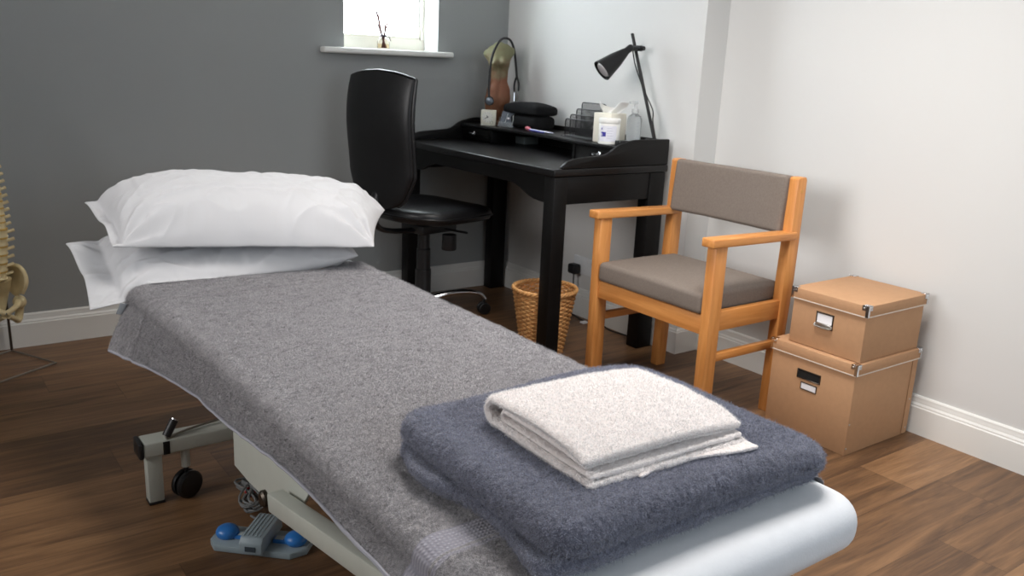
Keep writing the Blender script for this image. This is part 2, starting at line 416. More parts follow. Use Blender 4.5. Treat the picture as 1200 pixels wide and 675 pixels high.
# skirting boards: profile (depth, height)
HB = .1247
prof = [(0, 0), (.018, 0), (.018, .088), (.015, .092), (.015, .096), (.0105, .103), (.0105, .108), (.0085, .113), (.0085, HB-.005), (.005, HB), (0, HB)]
def skirt(name, pts):
    bm = nb(); n = len(pts); rows = []
    for d, z in prof:
        row = []
        for i, (p, m_) in enumerate(pts): row.append(bm.verts.new((p[0]+m_[0]*d, p[1]+m_[1]*d, z)))
        rows.append(row)
    for a, b in zip(rows, rows[1:]):
        for i in range(n-1): bm.faces.new((a[i], a[i+1], b[i+1], b[i]))
    bm.faces.new([r[0] for r in rows]); bm.faces.new([r[-1] for r in rows])
    struct(name, bm, gloss_white, sharp=25)
skirt('baseboard_back', [((XL, 0), (0, -1)), ((0, 0), (-1, -1))])
skirt('baseboard_right', [((0, 0), (-1, -1)), ((0, YJ), (-1, -1)), ((REC, YJ), (-1, -1)), ((REC, YB), (-1, 0))])
skirt('baseboard_left', [((XL, YB), (1, 0)), ((XL, 0), (1, -1))])
# window: frame, casement, pane, handle
wn_ = thing('window_1', 'x', 'window', (-.62, .12, 1.13)); del wn_['label']; del wn_['category']; wn_['kind'] = 'structure'
bm = nb(); y0, y1 = .124, .17; a, b_, c_, d_ = WX0, WX1, WZ0+.004, WZ1
for q in ((a, b_, c_, c_+.05), (a, b_, d_-.04, d_), (a, a+.014, c_+.05, d_-.04), (b_-.014, b_, c_+.05, d_-.04)): box(bm, q[0], q[1], y0, y1, q[2], q[3], .002)
obj('window_frame', bm, upvc, wn_)
bm = nb(); y0, y1 = .134, .165; a, b_, c_, d_ = WX0+.014, WX1-.014, WZ0+.054, WZ1-.04
for q in ((a, b_, c_, c_+.012), (a, b_, d_-.03, d_), (a, a+.010, c_, d_), (b_-.010, b_, c_, d_)): box(bm, q[0], q[1], y0, y1, q[2], q[3], .002)
obj('window_sash', bm, upvc, wn_)
gm = bpy.data.materials.new('window_glass'); gm.use_nodes = True; nt = gm.node_tree; nt.nodes.clear()
o_ = nt.nodes.new('ShaderNodeOutputMaterial'); t_ = nt.nodes.new('ShaderNodeBsdfTransparent'); g_ = nt.nodes.new('ShaderNodeBsdfGlossy'); g_.inputs['Roughness'].default_value = .05
mx = nt.nodes.new('ShaderNodeMixShader'); mx.inputs[0].default_value = .06; nt.links.new(t_.outputs[0], mx.inputs[1]); nt.links.new(g_.outputs[0], mx.inputs[2]); nt.links.new(mx.outputs[0], o_.inputs[0])
bm = nb(); box(bm, a+.01, b_-.01, .148, .152, c_+.008, d_-.02); obj('pane', bm, gm, wn_)
bm = nb(); box(bm, WX1-.042, WX1-.028, .112, .124, 1.235, 1.36, .003); box(bm, WX1-.044, WX1-.026, .118, .125, 1.275, 1.31, .002); obj('window_handle', bm, steel, wn_)
bm = nb(); box(bm, -.964, -.333, -.055, .0, 1.105, 1.13, .009, 4); box(bm, WX0+.001, WX1-.001, -.002, .122, 1.112, 1.1295, .001)
struct('trim_2', bm, mat('sill_white', S(232, 232, 228), .35))

# wall socket on the chimney breast, plug and cable
sk = thing('wall_socket', 'white double wall socket low on the white wall behind the wooden armchair', 'socket', (-.001, -.66, .19))
bm = nb(); box(bm, -.010, -.001, -.74, -.60, .192, .272, .003); obj('face_plate', bm, mat('socket_plastic', S(225, 228, 230), .35), sk)
for yy in (-.72, -.685): 
    bm = nb(); box(bm, -.014, -.009, yy-.006, yy+.006, .245, .26, .001); obj('rocker_switch', bm, mats['socket_plastic'], sk)
pl = thing('power_plug', 'black mains plug in the wall socket with its black cable trailing to the floor', 'plug', (-.03, -.63, .18))
bm = nb(); box(bm, -.05, -.0105, -.655, -.605, .192, .237, .009, 3); obj('plug_body', bm, black_plastic, pl)
bm = nb(); tube(bm, [(-.03, -.63, .195), (-.033, -.635, .15), (-.03, -.64, .1), (-.035, -.60, .05), (-.04, -.62, .012), (-.04, -.66, .005), (-.055, -.75, .005), (-.03, -.84, .005), (-.045, -.91, .005), (-.035, -.99, .005), (-.028, -1.045, .01), (-.024, -1.05, .1)], .003, 8, 8); obj('cable', bm, black_plastic, pl)
bm = nb(); box(bm, -.085, -.055, -.78, -.755, .0005, .008, .002); single('cable_tag', bm, white_card, 'small white tag lying on the floor by the black cable behind the armchair', 'tag')

# ------------------------------------------------------------------ desk
DX, DY0, DY1 = -.58, -.03, -1.14
desk = thing('writing_desk', 'black wooden writing desk with raised shelf and curved side panels, set against the white wall', 'desk', (-.3, -.585, 0))
LW = .06
for (x0, x1) in ((DX, DX+LW), (-.03-LW-.02, -.03)):
    for (ya, yb) in ((DY0-LW, DY0), (DY1, DY1+LW)):
        bm = nb(); t = nb()
        box(bm, x0, x1, ya, yb, 0, .713, .003)
        obj('leg', bm, black_wood, desk)
def front_poly():
    p = [(DY1+LW, .713), (DY1+LW, .615), (-1.045, .616)]
    for k in range(9):
        s = k/8; p.append((-1.03+.17*s, .618+.044*(.5-.5*math.cos(PI*s))))
    for k in range(9):
        s = k/8; p.append((-.31+.17*s, .662-.044*(.5-.5*math.cos(PI*s))))
    p += [(DY0-LW, .615), (DY0-LW, .713)]
    return p
bm = nb(); prism(bm, front_poly(), 'x', DX+.008, DX+.028); obj('front_apron', bm, black_wood, desk)
for (ya, yb) in ((DY1+.004, DY1+.024), (DY0-.024, DY0-.004)):
    bm = nb(); box(bm, DX+LW, -.11, ya, yb, .613, .713, .001); obj('side_apron', bm, black_wood, desk)
bm = nb(); box(bm, -.055, -.035, DY1+LW, DY0-LW, .613, .713, .001); obj('rear_apron', bm, black_wood, desk)
bm = nb(); box(bm, DX-.006, -.022, DY1-.004, DY0+.004, .715, .741, .004, 3); obj('desk_top', bm, black_top, desk)
sp_ = [(-.022, .742), (-.022, .839), (-.205, .839), (-.235, .833)]
for k in range(9):
    s = k/8; sp_.append((-.25-.11*s, .829-.043*(.5-.5*math.cos(PI*s))))
sp_ += [(-.42, .782), (-.495, .776), (-.525, .768), (-.545, .752), (-.55, .742)]
for (ya, yb) in ((DY1, DY1+.016), (DY0-.016, DY0)):
    bm = nb(); prism(bm, sp_, 'y', ya, yb, .003, 2); obj('side_panel', bm, black_wood, desk)
# shelf with a gently hollowed middle
SZ = .815
shp = [(-.03, DY0-.016), (-.285, DY0-.016), (-.285, -.29)]
for k in range(1, 12):
    s = k/12; shp.append((-.285+.03*math.sin(PI*s), -.29-.57*s))
shp += [(-.285, -.86), (-.285, DY1+.016), (-.03, DY1+.016)]
bm = nb(); prism(bm, shp, 'z', SZ-.014, SZ, .003, 2); obj('shelf', bm, black_top, desk)
bm = nb(); box(bm, -.03, -.022, DY1+.016, DY0-.016, .742, .835, .001); obj('back_panel', bm, black_wood, desk)
for ya in (-.29, -.874):
    bm = nb(); box(bm, -.275, -.03, ya, ya+.014, .742, SZ-.014, .001); obj('divider', bm, black_wood, desk)
for (ya, yb, yk) in ((-.275, DY0-.018, -.17), (DY1+.018, -.876, -1.035)):
    bm = nb(); box(bm, -.272, -.04, ya, yb, .744, SZ-.016, .002); dr = obj('drawer', bm, black_wood, desk)
    bm = nb(); tube(bm, [(-.273, yk, .775), (-.285, yk, .775)], .004, 10)
    ell(bm, (-.288, yk, .775), (.004, .009, .013), 12); box(bm, -.294, -.290, yk+.002, yk+.036, .770, .780, .002)
    obj('knob', bm, chrome, dr, label='silver knob')

# ------------------------------------------------------------------ things on the desk
# clay torso
tz = SZ; tc_ = Vector((-.165, -.155, tz))
tor = thing('torso_figurine', 'green and terracotta clay female torso figurine on the far corner of the desk', 'figurine', tuple(tc_))
clay = bpy.data.materials.new('glazed_clay'); clay.use_nodes = True; nt = clay.node_tree; b = nt.nodes['Principled BSDF']; b.inputs['Roughness'].default_value = .55
tcn = nt.nodes.new('ShaderNodeTexCoord'); sx = nt.nodes.new('ShaderNodeSeparateXYZ'); nt.links.new(tcn.outputs['Object'], sx.inputs[0])
nn = nt.nodes.new('ShaderNodeTexNoise'); nn.inputs['Scale'].default_value = 22; nn.inputs['Detail'].default_value = 5; nt.links.new(tcn.outputs['Object'], nn.inputs['Vector'])
hh = math_node(nt, 'ADD', math_node(nt, 'MULTIPLY', sx.outputs[2], 2.6), math_node(nt, 'MULTIPLY', math_node(nt, 'SUBTRACT', nn.outputs[0], .5), .75))
cr = nt.nodes.new('ShaderNodeValToRGB'); e = cr.color_ramp.elements; e[0].position = .25; e[0].color = (*S(122, 78, 50), 1); e[1].position = .85; e[1].color = (*S(126, 124, 92), 1)
k = e.new(.5); k.color = (*S(128, 78, 52), 1); k = e.new(.68); k.color = (*S(122, 108, 80), 1)
nt.links.new(hh, cr.inputs[0]); nt.links.new(cr.outputs[0], b.inputs['Base Color'])
H = .365
ring_t = [(0, .044, .032), (.12, .052, .038), (.28, .059, .043), (.38, .054, .038), (.52, .038, .028), (.62, .040, .029), (.74, .049, .034), (.84, .058, .034), (.90, .060, .030), (.95, .044, .026), (.98, .022, .018), (1.0, .012, .012)]
def torso(i, j):
    t = i*1.0; q = t
    for a, b in zip(ring_t, ring_t[1:]):
        if a[0] <= q <= b[0]+1e-9:
            s = (q-a[0])/(b[0]-a[0]); s = s*s*(3-2*s); rx, ry = a[1]+(b[1]-a[1])*s, a[2]+(b[2]-a[2])*s; break
    an = 2*PI*j; x, y = rx*math.cos(an), ry*math.sin(an); z = q*H
    # front is -y locally ; breasts, arm stumps, navel line
    for sx_ in (-1, 1):
        d2 = ((x-sx_*.023)/.019)**2+((z-.272)/.021)**2
        if y < 0: y -= .028*math.exp(-d2)
        d3 = ((z-.315)/.022)**2
        if sx_*x > .038: x += sx_*.012*math.exp(-d3)
    if y < 0: y += .006*math.exp(-(x/.006)**2)*(1 if .3 < q < .7 else .3)
    else: y += .012*math.exp(-((q-.2)/.12)**2)*(1-.6*math.exp(-(x/.008)**2))
    x += .012*math.sin(q*PI*.9)*(1 if q > 0 else 0)
    y += .0
    return Vector((x, y, z+.018+.02*x*(q**3)*9))
bm = nb(); V = grid(bm, torso, 70, 48, cv=True); bm.faces.new(V[0]); bm.faces.new(V[-1])
bmesh.ops.rotate(bm, verts=bm.verts, cent=(0, 0, 0), matrix=Matrix.Rotation(-.62, 3, 'Z'))
bmesh.ops.scale(bm, verts=bm.verts, vec=(1, 1, .965))
bmesh.ops.translate(bm, verts=bm.verts, vec=tc_); obj('body', bm, clay, tor, sharp=80)
bm = nb(); box(bm, -.055, .055, -.045, .045, 0, .02, .003, 2, Matrix.Translation(tc_) @ Matrix.Rotation(-.62, 4, 'Z')); obj('plinth', bm, mat('terracotta_block', S(128, 92, 70), .7, nscale=30, namt=.1), tor)
# stethoscope
st = thing('stethoscope', 'black stethoscope draped over the shoulders of the clay torso', 'stethoscope', (-.16, -.19, .93))
bm = nb(); tube(bm, [(-.243, -.214, .94), (-.244, -.212, .98), (-.243, -.214, 1.06), (-.238, -.222, 1.125), (-.215, -.222, 1.17), (-.17, -.2, 1.2), (-.12, -.185, 1.197), (-.09, -.178, 1.16), (-.08, -.180, 1.11), (-.08, -.196, 1.035)], .0055, 10, 8); obj('tubing', bm, black_plastic, st)
bm = nb(); tube(bm, [(-.08, -.196, 1.038), (-.08, -.18, 1.003), (-.08, -.181, .965)], .0045, 10, 6); tube(bm, [(-.08, -.196, 1.038), (-.08, -.213, 1.005), (-.08, -.214, .972)], .0045, 10, 6); obj('yoke', bm, black_plastic, st)
bm = nb(); tube(bm, [(-.08, -.181, .967), (-.082, -.184, .925)], .003, 8); tube(bm, [(-.08, -.214, .974), (-.082, -.211, .925)], .003, 8); obj('ear_tubes', bm, chrome, st, label='chrome ear tubes')
rot = (Vector((-.75, -.66, 0))).to_track_quat('Z', 'Y').to_matrix().to_4x4()
bm = nb(); lathe(bm, [(.0, 0), (.018, 0), (.021, .003), (.021, .008), (.0185, .011), (.0165, .010)], (-.236, -.211, .925), 28, rot); cp_ = obj('chest_piece', bm, black_plastic, st)
bm = nb(); lathe(bm, [(.0165, .0100), (.0165, .0105), (.0155, .0112), (.0, .0112)], (-.236, -.211, .925), 28, rot); dd_ = obj('diaphragm', bm, mat('grey_diaphragm', S(120, 130, 140), .35, metal=.6), cp_, label='grey metal face')
# small square clock
ck = thing('desk_clock', 'small square cream desk clock with a round white dial, in front of the clay torso', 'clock', (-.235, -.205, SZ), rotz=math.atan2(-.74, -.67)+PI/2, world=False)
bm = nb(); box(bm, -.034, .034, -.012, .012, 0, .070, .002); obj('case', bm, mat('cream_plastic', S(240, 238, 222), .45), ck)
bm = nb(); lathe(bm, [(.0, .0122), (.0245, .0122), (.0245, .0128), (.0, .0128)], (-.003, 0, .038), 32, Matrix.Rotation(PI/2, 4, 'X')); dl = obj('dial', bm, mat('dial_white', S(248, 247, 238), .5), ck)
ink = mat('dark_ink', S(40, 42, 48), .6)
bm = nb()
for k in range(12):
    a = k*PI/6; r0, r1 = .0195, .0225
    tube(bm, [(-.003+r0*math.sin(a), -.0131, .038+r0*math.cos(a)), (-.003+r1*math.sin(a), -.0131, .038+r1*math.cos(a))], .0007, 4)
for a, L_ , rr_ in ((math.radians(240), .016, .0011), (math.radians(330), .009, .0014)):
    tube(bm, [(-.003, -.0134, .038), (-.003+L_*math.sin(a), -.0134, .038+L_*math.cos(a))], rr_, 5)
lathe(bm, [(0, .0129), (.003, .0129), (.003, .0142), (0, .0142)], (-.003, 0, .038), 12, Matrix.Rotation(PI/2, 4, 'X'))
obj('clock_hands', bm, ink, dl, label='dark hands and hour marks')
bm = nb()
tube(bm, [(.016+.007*math.cos(2*PI*k/20), -.0124, .014+.007*math.sin(2*PI*k/20)) for k in range(20)], .0005, 4, closed=True); obj('small_dial', bm, ink, ck)
# card holder
ch = thing('card_holder', 'clear card holder with leaning slate-grey leaflets, right of the square clock', 'holder', (-.205, -.295, SZ), rotz=math.atan2(-.74, -.67)+PI/2, world=False)
leafm = mat('slate_card', S(88, 95, 106), .5, nscale=60, namt=.2)
tilt = Matrix.Rotation(-.35, 4, 'X')
for k in range(3):
    bm = nb(); box(bm, -.026+.004*k, .030+.004*k, -.001, .001, 0.004, .07-.002*k, 0, 1, Matrix.Translation((0, -.008+.007*k, .001)) @ Matrix.Rotation(.16, 4, 'Y') @ tilt)
    lf = obj('leaflet', bm, leafm, ch)
bm = nb()
tube(bm, [(.0, -.0105, .02), (.012, -.006, .062)], .0008, 4); box(bm, .008, .018, -.0115, -.010, .034, .042, 0, 1, tilt); obj('leaflet_print', bm, white_card, ch, label='white print on the front leaflet')
clear = mat('clear_acrylic', S(235, 240, 242), .08, Transmission_Weight=.85, IOR=1.3)
bm = nb(); box(bm, -.030, .036, -.020, .020, 0, .004, .001); box(bm, -.030, .036, -.020, -.018, .004, .024, .0005); box(bm, -.030, .036, .017, .019, .004, .045, .0005); obj('stand', bm, clear, ch)
# black zip case
cs = thing('zip_case', 'black domed zip case standing on the desk shelf against the white wall', 'case', (-.13, -.37, SZ))
bm = nb()
def casef(u, v):
    # v around section (x,z), u along y
    y = -.245-.25*u; t = (u-.5)*2
    an = 2*PI*v; e_ = 3.2
    cx_ = math.copysign(abs(math.cos(an))**(2/e_), math.cos(an)); cz_ = math.copysign(abs(math.sin(an))**(2/e_), math.sin(an))
    s = (1-abs(t)**14)**.5 if abs(t) < 1 else 0
    return Vector((-.125+.058*cx_*(.35+.65*s), y, SZ+.0315+.031*cz_*(.8+.2*s)))
V = grid(bm, casef, 24, 40, cv=True); bm.faces.new(V[0]); bm.faces.new(V[-1]); obj('body', bm, black_cloth, cs, sharp=60)
bm = nb()
def lidf(u, v):
    y = -.235-.27*u; t = (u-.5)*2; an = 2*PI*v; e_ = 4.
    cx_ = math.copysign(abs(math.cos(an))**(2/e_), math.cos(an)); cz_ = math.copysign(abs(math.sin(an))**(2/e_), math.sin(an))
    s = math.sqrt(max(0, 1-abs(t)**14)); top = .034*(1-.45*t*t)
    z = SZ+.082+(cz_*top if cz_ > 0 else cz_*.021)*(.45+.55*s)
    return Vector((-.125+.065*cx_*(.4+.6*s), y, z))
V = grid(bm, lidf, 28, 40, cv=True); bm.faces.new(V[0]); bm.faces.new(V[-1]); obj('lid', bm, black_cloth, cs, sharp=60)
bm = nb(); tube(bm, [(-.191, -.335, SZ+.055), (-.193, -.338, SZ+.035), (-.193, -.333, SZ+.018)], .0022, 6); ell(bm, (-.193, -.333, SZ+.016), (.002, .004, .006), 8); obj('zip_pull', bm, steel, cs, label='metal zip pull')
# pens
pn = thing('reflex_hammer', 'slim blue and white pen with a pink end lying on the desk shelf', 'pen', (-.21, -.52, SZ))
bm = nb(); tube(bm, [(-.2, -.475, SZ+.006), (-.21, -.62, SZ+.006), (-.213, -.655, SZ+.006)], [.0032, .003, .002], 10); obj('barrel', bm, mat('white_barrel', S(215, 215, 235), .3), pn)
bm = nb(); tube(bm, [(-.204, -.478, SZ+.0035), (-.221, -.60, SZ+.0035)], .0032, 8); obj('clip', bm, mat('blue_plastic_pen', S(70, 70, 150), .3), pn, label='violet blue strip')
bm = nb(); tube(bm, [(-.197, -.44, SZ+.009), (-.198, -.45, SZ+.009), (-.2, -.468, SZ+.008), (-.2, -.478, SZ+.006)], [.004, .008, .0085, .003], 12, 3); obj('pen_end', bm, mat('pink_rubber', S(205, 110, 122), .5), pn, label='pink rounded end')
pn.name = 'ballpoint_pen'; WORLD['ballpoint_pen'] = (-.21, -.52, SZ)
# letter rack
lr = thing('letter_rack', 'black wire mesh letter rack with four stepped tiers on the desk shelf', 'letter rack', (-.14, -.78, SZ))
tiers = [(-.205, .887, -.722, -.90), (-.17, .903, -.71, -.885), (-.13, .925, -.70, -.86), (-.09, .950, -.685, -.835)]
mesh_m = bpy.data.materials.new('black_wire_mesh'); mesh_m.use_nodes = True; nt = mesh_m.node_tree; b = nt.nodes['Principled BSDF']; b.inputs['Base Color'].default_value = (*S(24, 24, 26), 1); b.inputs['Roughness'].default_value = .5
tcn = nt.nodes.new('ShaderNodeTexCoord'); sx = nt.nodes.new('ShaderNodeSeparateXYZ'); nt.links.new(tcn.outputs['Object'], sx.inputs[0])
fa = math_node(nt, 'FRACT', math_node(nt, 'MULTIPLY', math_node(nt, 'ADD', sx.outputs[1], sx.outputs[2]), 320)); fb = math_node(nt, 'FRACT', math_node(nt, 'MULTIPLY', math_node(nt, 'SUBTRACT', sx.outputs[1], sx.outputs[2]), 320))
nt.links.new(math_node(nt, 'MAXIMUM', math_node(nt, 'LESS_THAN', fa, .17), math_node(nt, 'LESS_THAN', fb, .17)), b.inputs['Alpha'])
for (x, zt, ya, yb) in tiers:
    r = .01
    path = [(x, ya, SZ+.004), (x, ya, zt-r), (x, ya-r*.3, zt-r*.3), (x, ya-r, zt), (x, yb+r, zt), (x, yb+r*.3, zt-r*.3), (x, yb, zt-r), (x, yb, SZ+.004)]
    bm = nb(); tube(bm, path, .0026, 8, closed=True); tr = obj('tier_frame', bm, black_metal, lr)
    bm = nb(); box(bm, x-.0004, x+.0004, yb+.001, ya-.001, SZ+.004, zt-.001); obj('mesh_panel', bm, mesh_m, tr)
bm = nb(); box(bm, -.21, -.085, -.90, -.70, SZ+.0005, SZ+.003); obj('base_tray', bm, black_metal, lr)
# tissue box and wipes tub
tb = thing('tissue_box', 'cream tissue box with a white tissue pulled up, behind the round wipes tub', 'tissue box', (-.195, -.985, SZ))
TR = Matrix.Translation((-.19, -.975, SZ)) @ Matrix.Rotation(.12, 4, 'Z')
bm = nb(); box(bm, -.045, .045, -.045, .045, 0, .112, .003, 2, TR); obj('carton', bm, mat('cream_card', S(226, 222, 208), .6), tb)
bm = nb()
def tis(u, v):
    a = (u-.5)*.07*(1+v*.9); z = .106+.040*v; y = -.012*v+.012*math.sin(u*9+v*3)*(.4+v); z += .012*math.sin(u*6+1)*v
    p = TR @ Vector((y, a-.028*v, z)); return p
grid(bm, tis, 24, 14); o_ = obj('tissue', bm, mat('tissue_paper', S(238, 238, 236), .9), tb, sharp=180)
sm = o_.modifiers.new('thickness', 'SOLIDIFY'); sm.thickness = .001
tub = thing('wipes_tub', 'white round wipes tub with a blue and white label on the desk shelf', 'tub', (-.235, -1.035, SZ))
bm = nb(); lathe(bm, [(0, 0), (.037, 0), (.040, .003), (.040, .075), (.038, .079), (.038, .080), (0, .080)], (-.245, -1.035, SZ), 40); tb_ = obj('tub_body', bm, mat('white_tub_plastic', S(232, 232, 228), .35), tub)
bm = nb(); lathe(bm, [(0, .080), (.041, .080), (.042, .083), (.042, .094), (.040, .097), (.0, .099)], (-.245, -1.035, SZ), 40); obj('lid', bm, mats['white_tub_plastic'], tub)
def patch(bm, a0, a1, z0, z1, r):
    V0 = []; n = 8
    for k in range(n+1):
        a = a0+(a1-a0)*k/n; V0.append([bm.verts.new((-.245+r*math.cos(a), -1.035+r*math.sin(a), SZ+z)) for z in (z0, z1)])
    for p, q in zip(V0, V0[1:]): bm.faces.new((p[0], q[0], q[1], p[1]))
vd = math.atan2(-3.508+1.035, -2.488+.245)   # direction of the viewer side
bm = nb(); patch(bm, vd-.95, vd+.75, .012, .070, .0403); lb = obj('label', bm, mat('label_white', S(228, 229, 238), .5), tb_, label='white printed label')
bm = nb(); patch(bm, vd-.80, vd-.30, .030, .047, .0406); patch(bm, vd-.80, vd-.70, .055, .062, .0406); obj('label_block', bm, mat('label_blue', S(48, 44, 150), .5), lb, label='blue block on the label')
def text(body, size, m, mtx, parent, name='lettering', label=None):
    cu = bpy.data.curves.new('txt', 'FONT'); cu.body = body; cu.size = size; cu.extrude = .0001; cu.align_x = 'CENTER'; cu.align_y = 'CENTER'
    o = bpy.data.objects.new('txt', cu); C.objects.link(o); dg = bpy.context.evaluated_depsgraph_get()
    me = bpy.data.meshes.new_from_object(o.evaluated_get(dg)); bpy.data.objects.remove(o)
    bm = nb(); bm.from_mesh(me); bmesh.ops.transform(bm, matrix=mtx, verts=bm.verts); bpy.data.meshes.remove(me)
    return obj(name, bm, m, parent, label=label)
def label_mtx(a, r, z):
    n = Vector((math.cos(a), math.sin(a), 0)); t = Vector((-n.y, n.x, 0)); m = Matrix.Identity(4)
    for i in range(3): m[i][0] = t[i]; m[i][1] = (0, 0, 1)[i]; m[i][2] = n[i]
    p = Vector((-.245, -1.035, SZ+z))+n*r
    for i in range(3): m[i][3] = p[i]
    return m
text('e', .017, white_card, label_mtx(vd-.71, .0409, .0385), lb, label='white letter on the blue block')
bm = nb()
for k in range(5): patch(bm, vd-.2, vd+.3+.1*(k % 2), .024+.009*k, .0252+.009*k, .0406)
obj('label_print', bm, mat('pale_print', S(170, 172, 190), .6), lb)
# pump bottle
pb = thing('pump_bottle', 'clear plastic pump bottle right of the wipes tub', 'bottle', (-.17, -1.075, SZ))
bc = (-.165, -1.085, SZ); clearp = mat('clear_plastic', S(225, 230, 232), .12, Transmission_Weight=.8, IOR=1.25)
bm = nb(); lathe(bm, [(0, 0), (.026, 0), (.028, .003), (.028, .095), (.024, .108), (.012, .116), (.012, .122), (0, .122)], bc, 32); pbb = obj('bottle_body', bm, clearp, pb)
bm = nb(); lathe(bm, [(.0135, .121), (.0135, .134), (.006, .136), (.005, .155), (0, .155)], bc, 20); box(bm, bc[0]-.030, bc[0]+.010, bc[1]-.006, bc[1]+.006, SZ+.154, SZ+.163, .003); obj('pump_head', bm, mat('milky_plastic', S(225, 228, 228), .25, Transmission_Weight=.5, IOR=1.2), pb)
bm = nb()
for k in range(6): 
    a0 = vd+.35; r = .0283
    p = [(bc[0]+r*math.cos(a0+.25*q/4), bc[1]+r*math.sin(a0+.25*q/4), SZ+.02+.013*k) for q in range(5)]; tube(bm, p, .0006, 4)
obj('scale_marks', bm, ink, pbb)
bm = nb(); box(bm, -.268, -.215, DY1+.017, DY1+.045, SZ, SZ+.020, .002); single('small_tray', bm, black_plastic, 'small black box between the wipes tub and the curved end panel of the desk', 'box')
bm = nb(); box(bm, -.14, -.06, -.36, -.275, .7415, .775, .003); gb = single('glass_block', bm, mat('grey_glass', S(120, 130, 132), .15, spec=.8), 'small grey glossy box under the desk shelf', 'box')
# lamp
lp = thing('desk_lamp', 'black desk lamp with a conical shade clamped high on a leaning pole', 'lamp', (-.06, -1.075, SZ))
bm = nb(); lathe(bm, [(0, 0), (.045, 0), (.047, .003), (.045, .008), (.012, .014), (.009, .02), (0, .02)], (-.075, -1.072, SZ), 32); obj('lamp_base', bm, black_metal, lp)
bm = nb(); tube(bm, [(-.062, -1.098, SZ+.012), (-.06, -.925, 1.227)], .0065, 12); ell(bm, (-.06, -.925, 1.227), (.0065, .0065, .004), 10); obj('pole', bm, black_metal, lp)
neck = Vector((-.105, -.965, 1.172)); mouth = Vector((-.215, -.935, 1.083)); ax, L_ = frame(neck, mouth)
bm = nb(); lathe(bm, [(0, -.012), (.009, -.012), (.0135, -.005), (.0135, .018), (.018, .03), (.030, .075), (.043, L_), (.0415, L_), (.028, .075), (.015, .03), (.0, .028)], (0, 0, 0), 36, ax); shd = obj('lamp_shade', bm, black_metal, lp)
bm = nb(); lathe(bm, [(0, .05), (.012, .065), (.026, .105), (.034, .134), (.028, .142), (0, .145)], (0, 0, 0), 24, ax); obj('bulb', bm, mat('lamp_glass', S(205, 200, 200), .25, metal=.3), shd, label='silvery bulb')
bm = nb(); tube(bm, [neck, (-.075, -.972, 1.173), (-.064, -.962, 1.172)], [.009, .008, .008], 12); tube(bm, [(-.066, -.945, 1.174), (-.062, -.985, 1.174)], .011, 14); tube(bm, [(-.062, -.985, 1.174), (-.06, -.998, 1.174)], .008, 14); obj('clamp', bm, black_plastic, lp)
bm = nb(); tube(bm, [(-.085, -.962, 1.163), (-.065, -.948, 1.14), (-.055, -.955, 1.10), (-.048, -1.0, 1.02), (-.04, -1.05, .945), (-.038, -1.055, .90), (-.045, -1.085, .835), (-.05, -1.10, SZ+.01)], .0025, 8, 8); obj('cable', bm, black_plastic, lp)
bm = nb(); tube(bm, [(-.024, -1.052, .60), (-.026, -1.048, .53), (-.022, -1.052, .42), (-.026, -1.045, .34), (-.024, -1.03, .25), (-.02, -.98, .19)], .003, 8, 6); box(bm, -.035, -.02, -1.058, -1.04, .50, .545, .003)
single('power_cable', bm, black_plastic, 'thin black cable with an inline clip hanging down beside the rear desk leg', 'cable')

# ------------------------------------------------------------------ reed diffuser on the sill
rd = thing('reed_diffuser', 'glass reed diffuser bottle with thin reeds and a dark ribbon on the window sill', 'reed diffuser', (-.64, .03, 1.13))
rc = (-.645, .04, 1.1305)
bm = nb(); lathe(bm, [(0, 0), (.026, 0), (.028, .004), (.028, .03), (.020, .046), (.011, .052), (.011, .064), (.009, .064), (.009, .05), (.018, .044), (.025, .028), (.025, .004), (0, .004)], rc, 28); obj('glass_bottle', bm, mat('diffuser_glass', S(246, 244, 240), .03, Transmission_Weight=1, IOR=1.06), rd)
bm = nb(); lathe(bm, [(0, .0045), (.0245, .0045), (.0245, .022), (0, .022)], rc, 24); obj('oil', bm, mat('amber_oil', S(245, 228, 200), .05, Transmission_Weight=1.0, IOR=1.02), rd)
bm = nb()
for k, (dx, dy, z) in enumerate(((-.045, .01, .155), (-.037, 0, .16), (-.028, .01, .158), (-.031, -.01, .145), (.018, .01, .145), (.023, -.005, .14))):
    tube(bm, [(rc[0]-dx*.25, rc[1]-dy*.5, rc[2]+.006), (rc[0]+dx, rc[1]+dy, rc[2]+z)], .0032, 6)
obj('reeds', bm, mat('reed_wood', S(96, 58, 56), .7), rd)
bm = nb(); lathe(bm, [(.0115, .052), (.0135, .052), (.0135, .061), (.0115, .061)], rc, 20)
tube(bm, [(rc[0]+.008, rc[1]-.012, rc[2]+.056), (rc[0]+.02, rc[1]-.014, rc[2]+.054), (rc[0]+.03, rc[1]-.012, rc[2]+.036)], .003, 6, 4, flat=.4)
tube(bm, [(rc[0]-.008, rc[1]-.012, rc[2]+.056), (rc[0]-.022, rc[1]-.014, rc[2]+.052), (rc[0]-.03, rc[1]-.012, rc[2]+.042)], .0025, 6, 4, flat=.4)
obj('ribbon', bm, mat('dark_ribbon', S(45, 30, 45), .6), rd, label='dark ribbon')

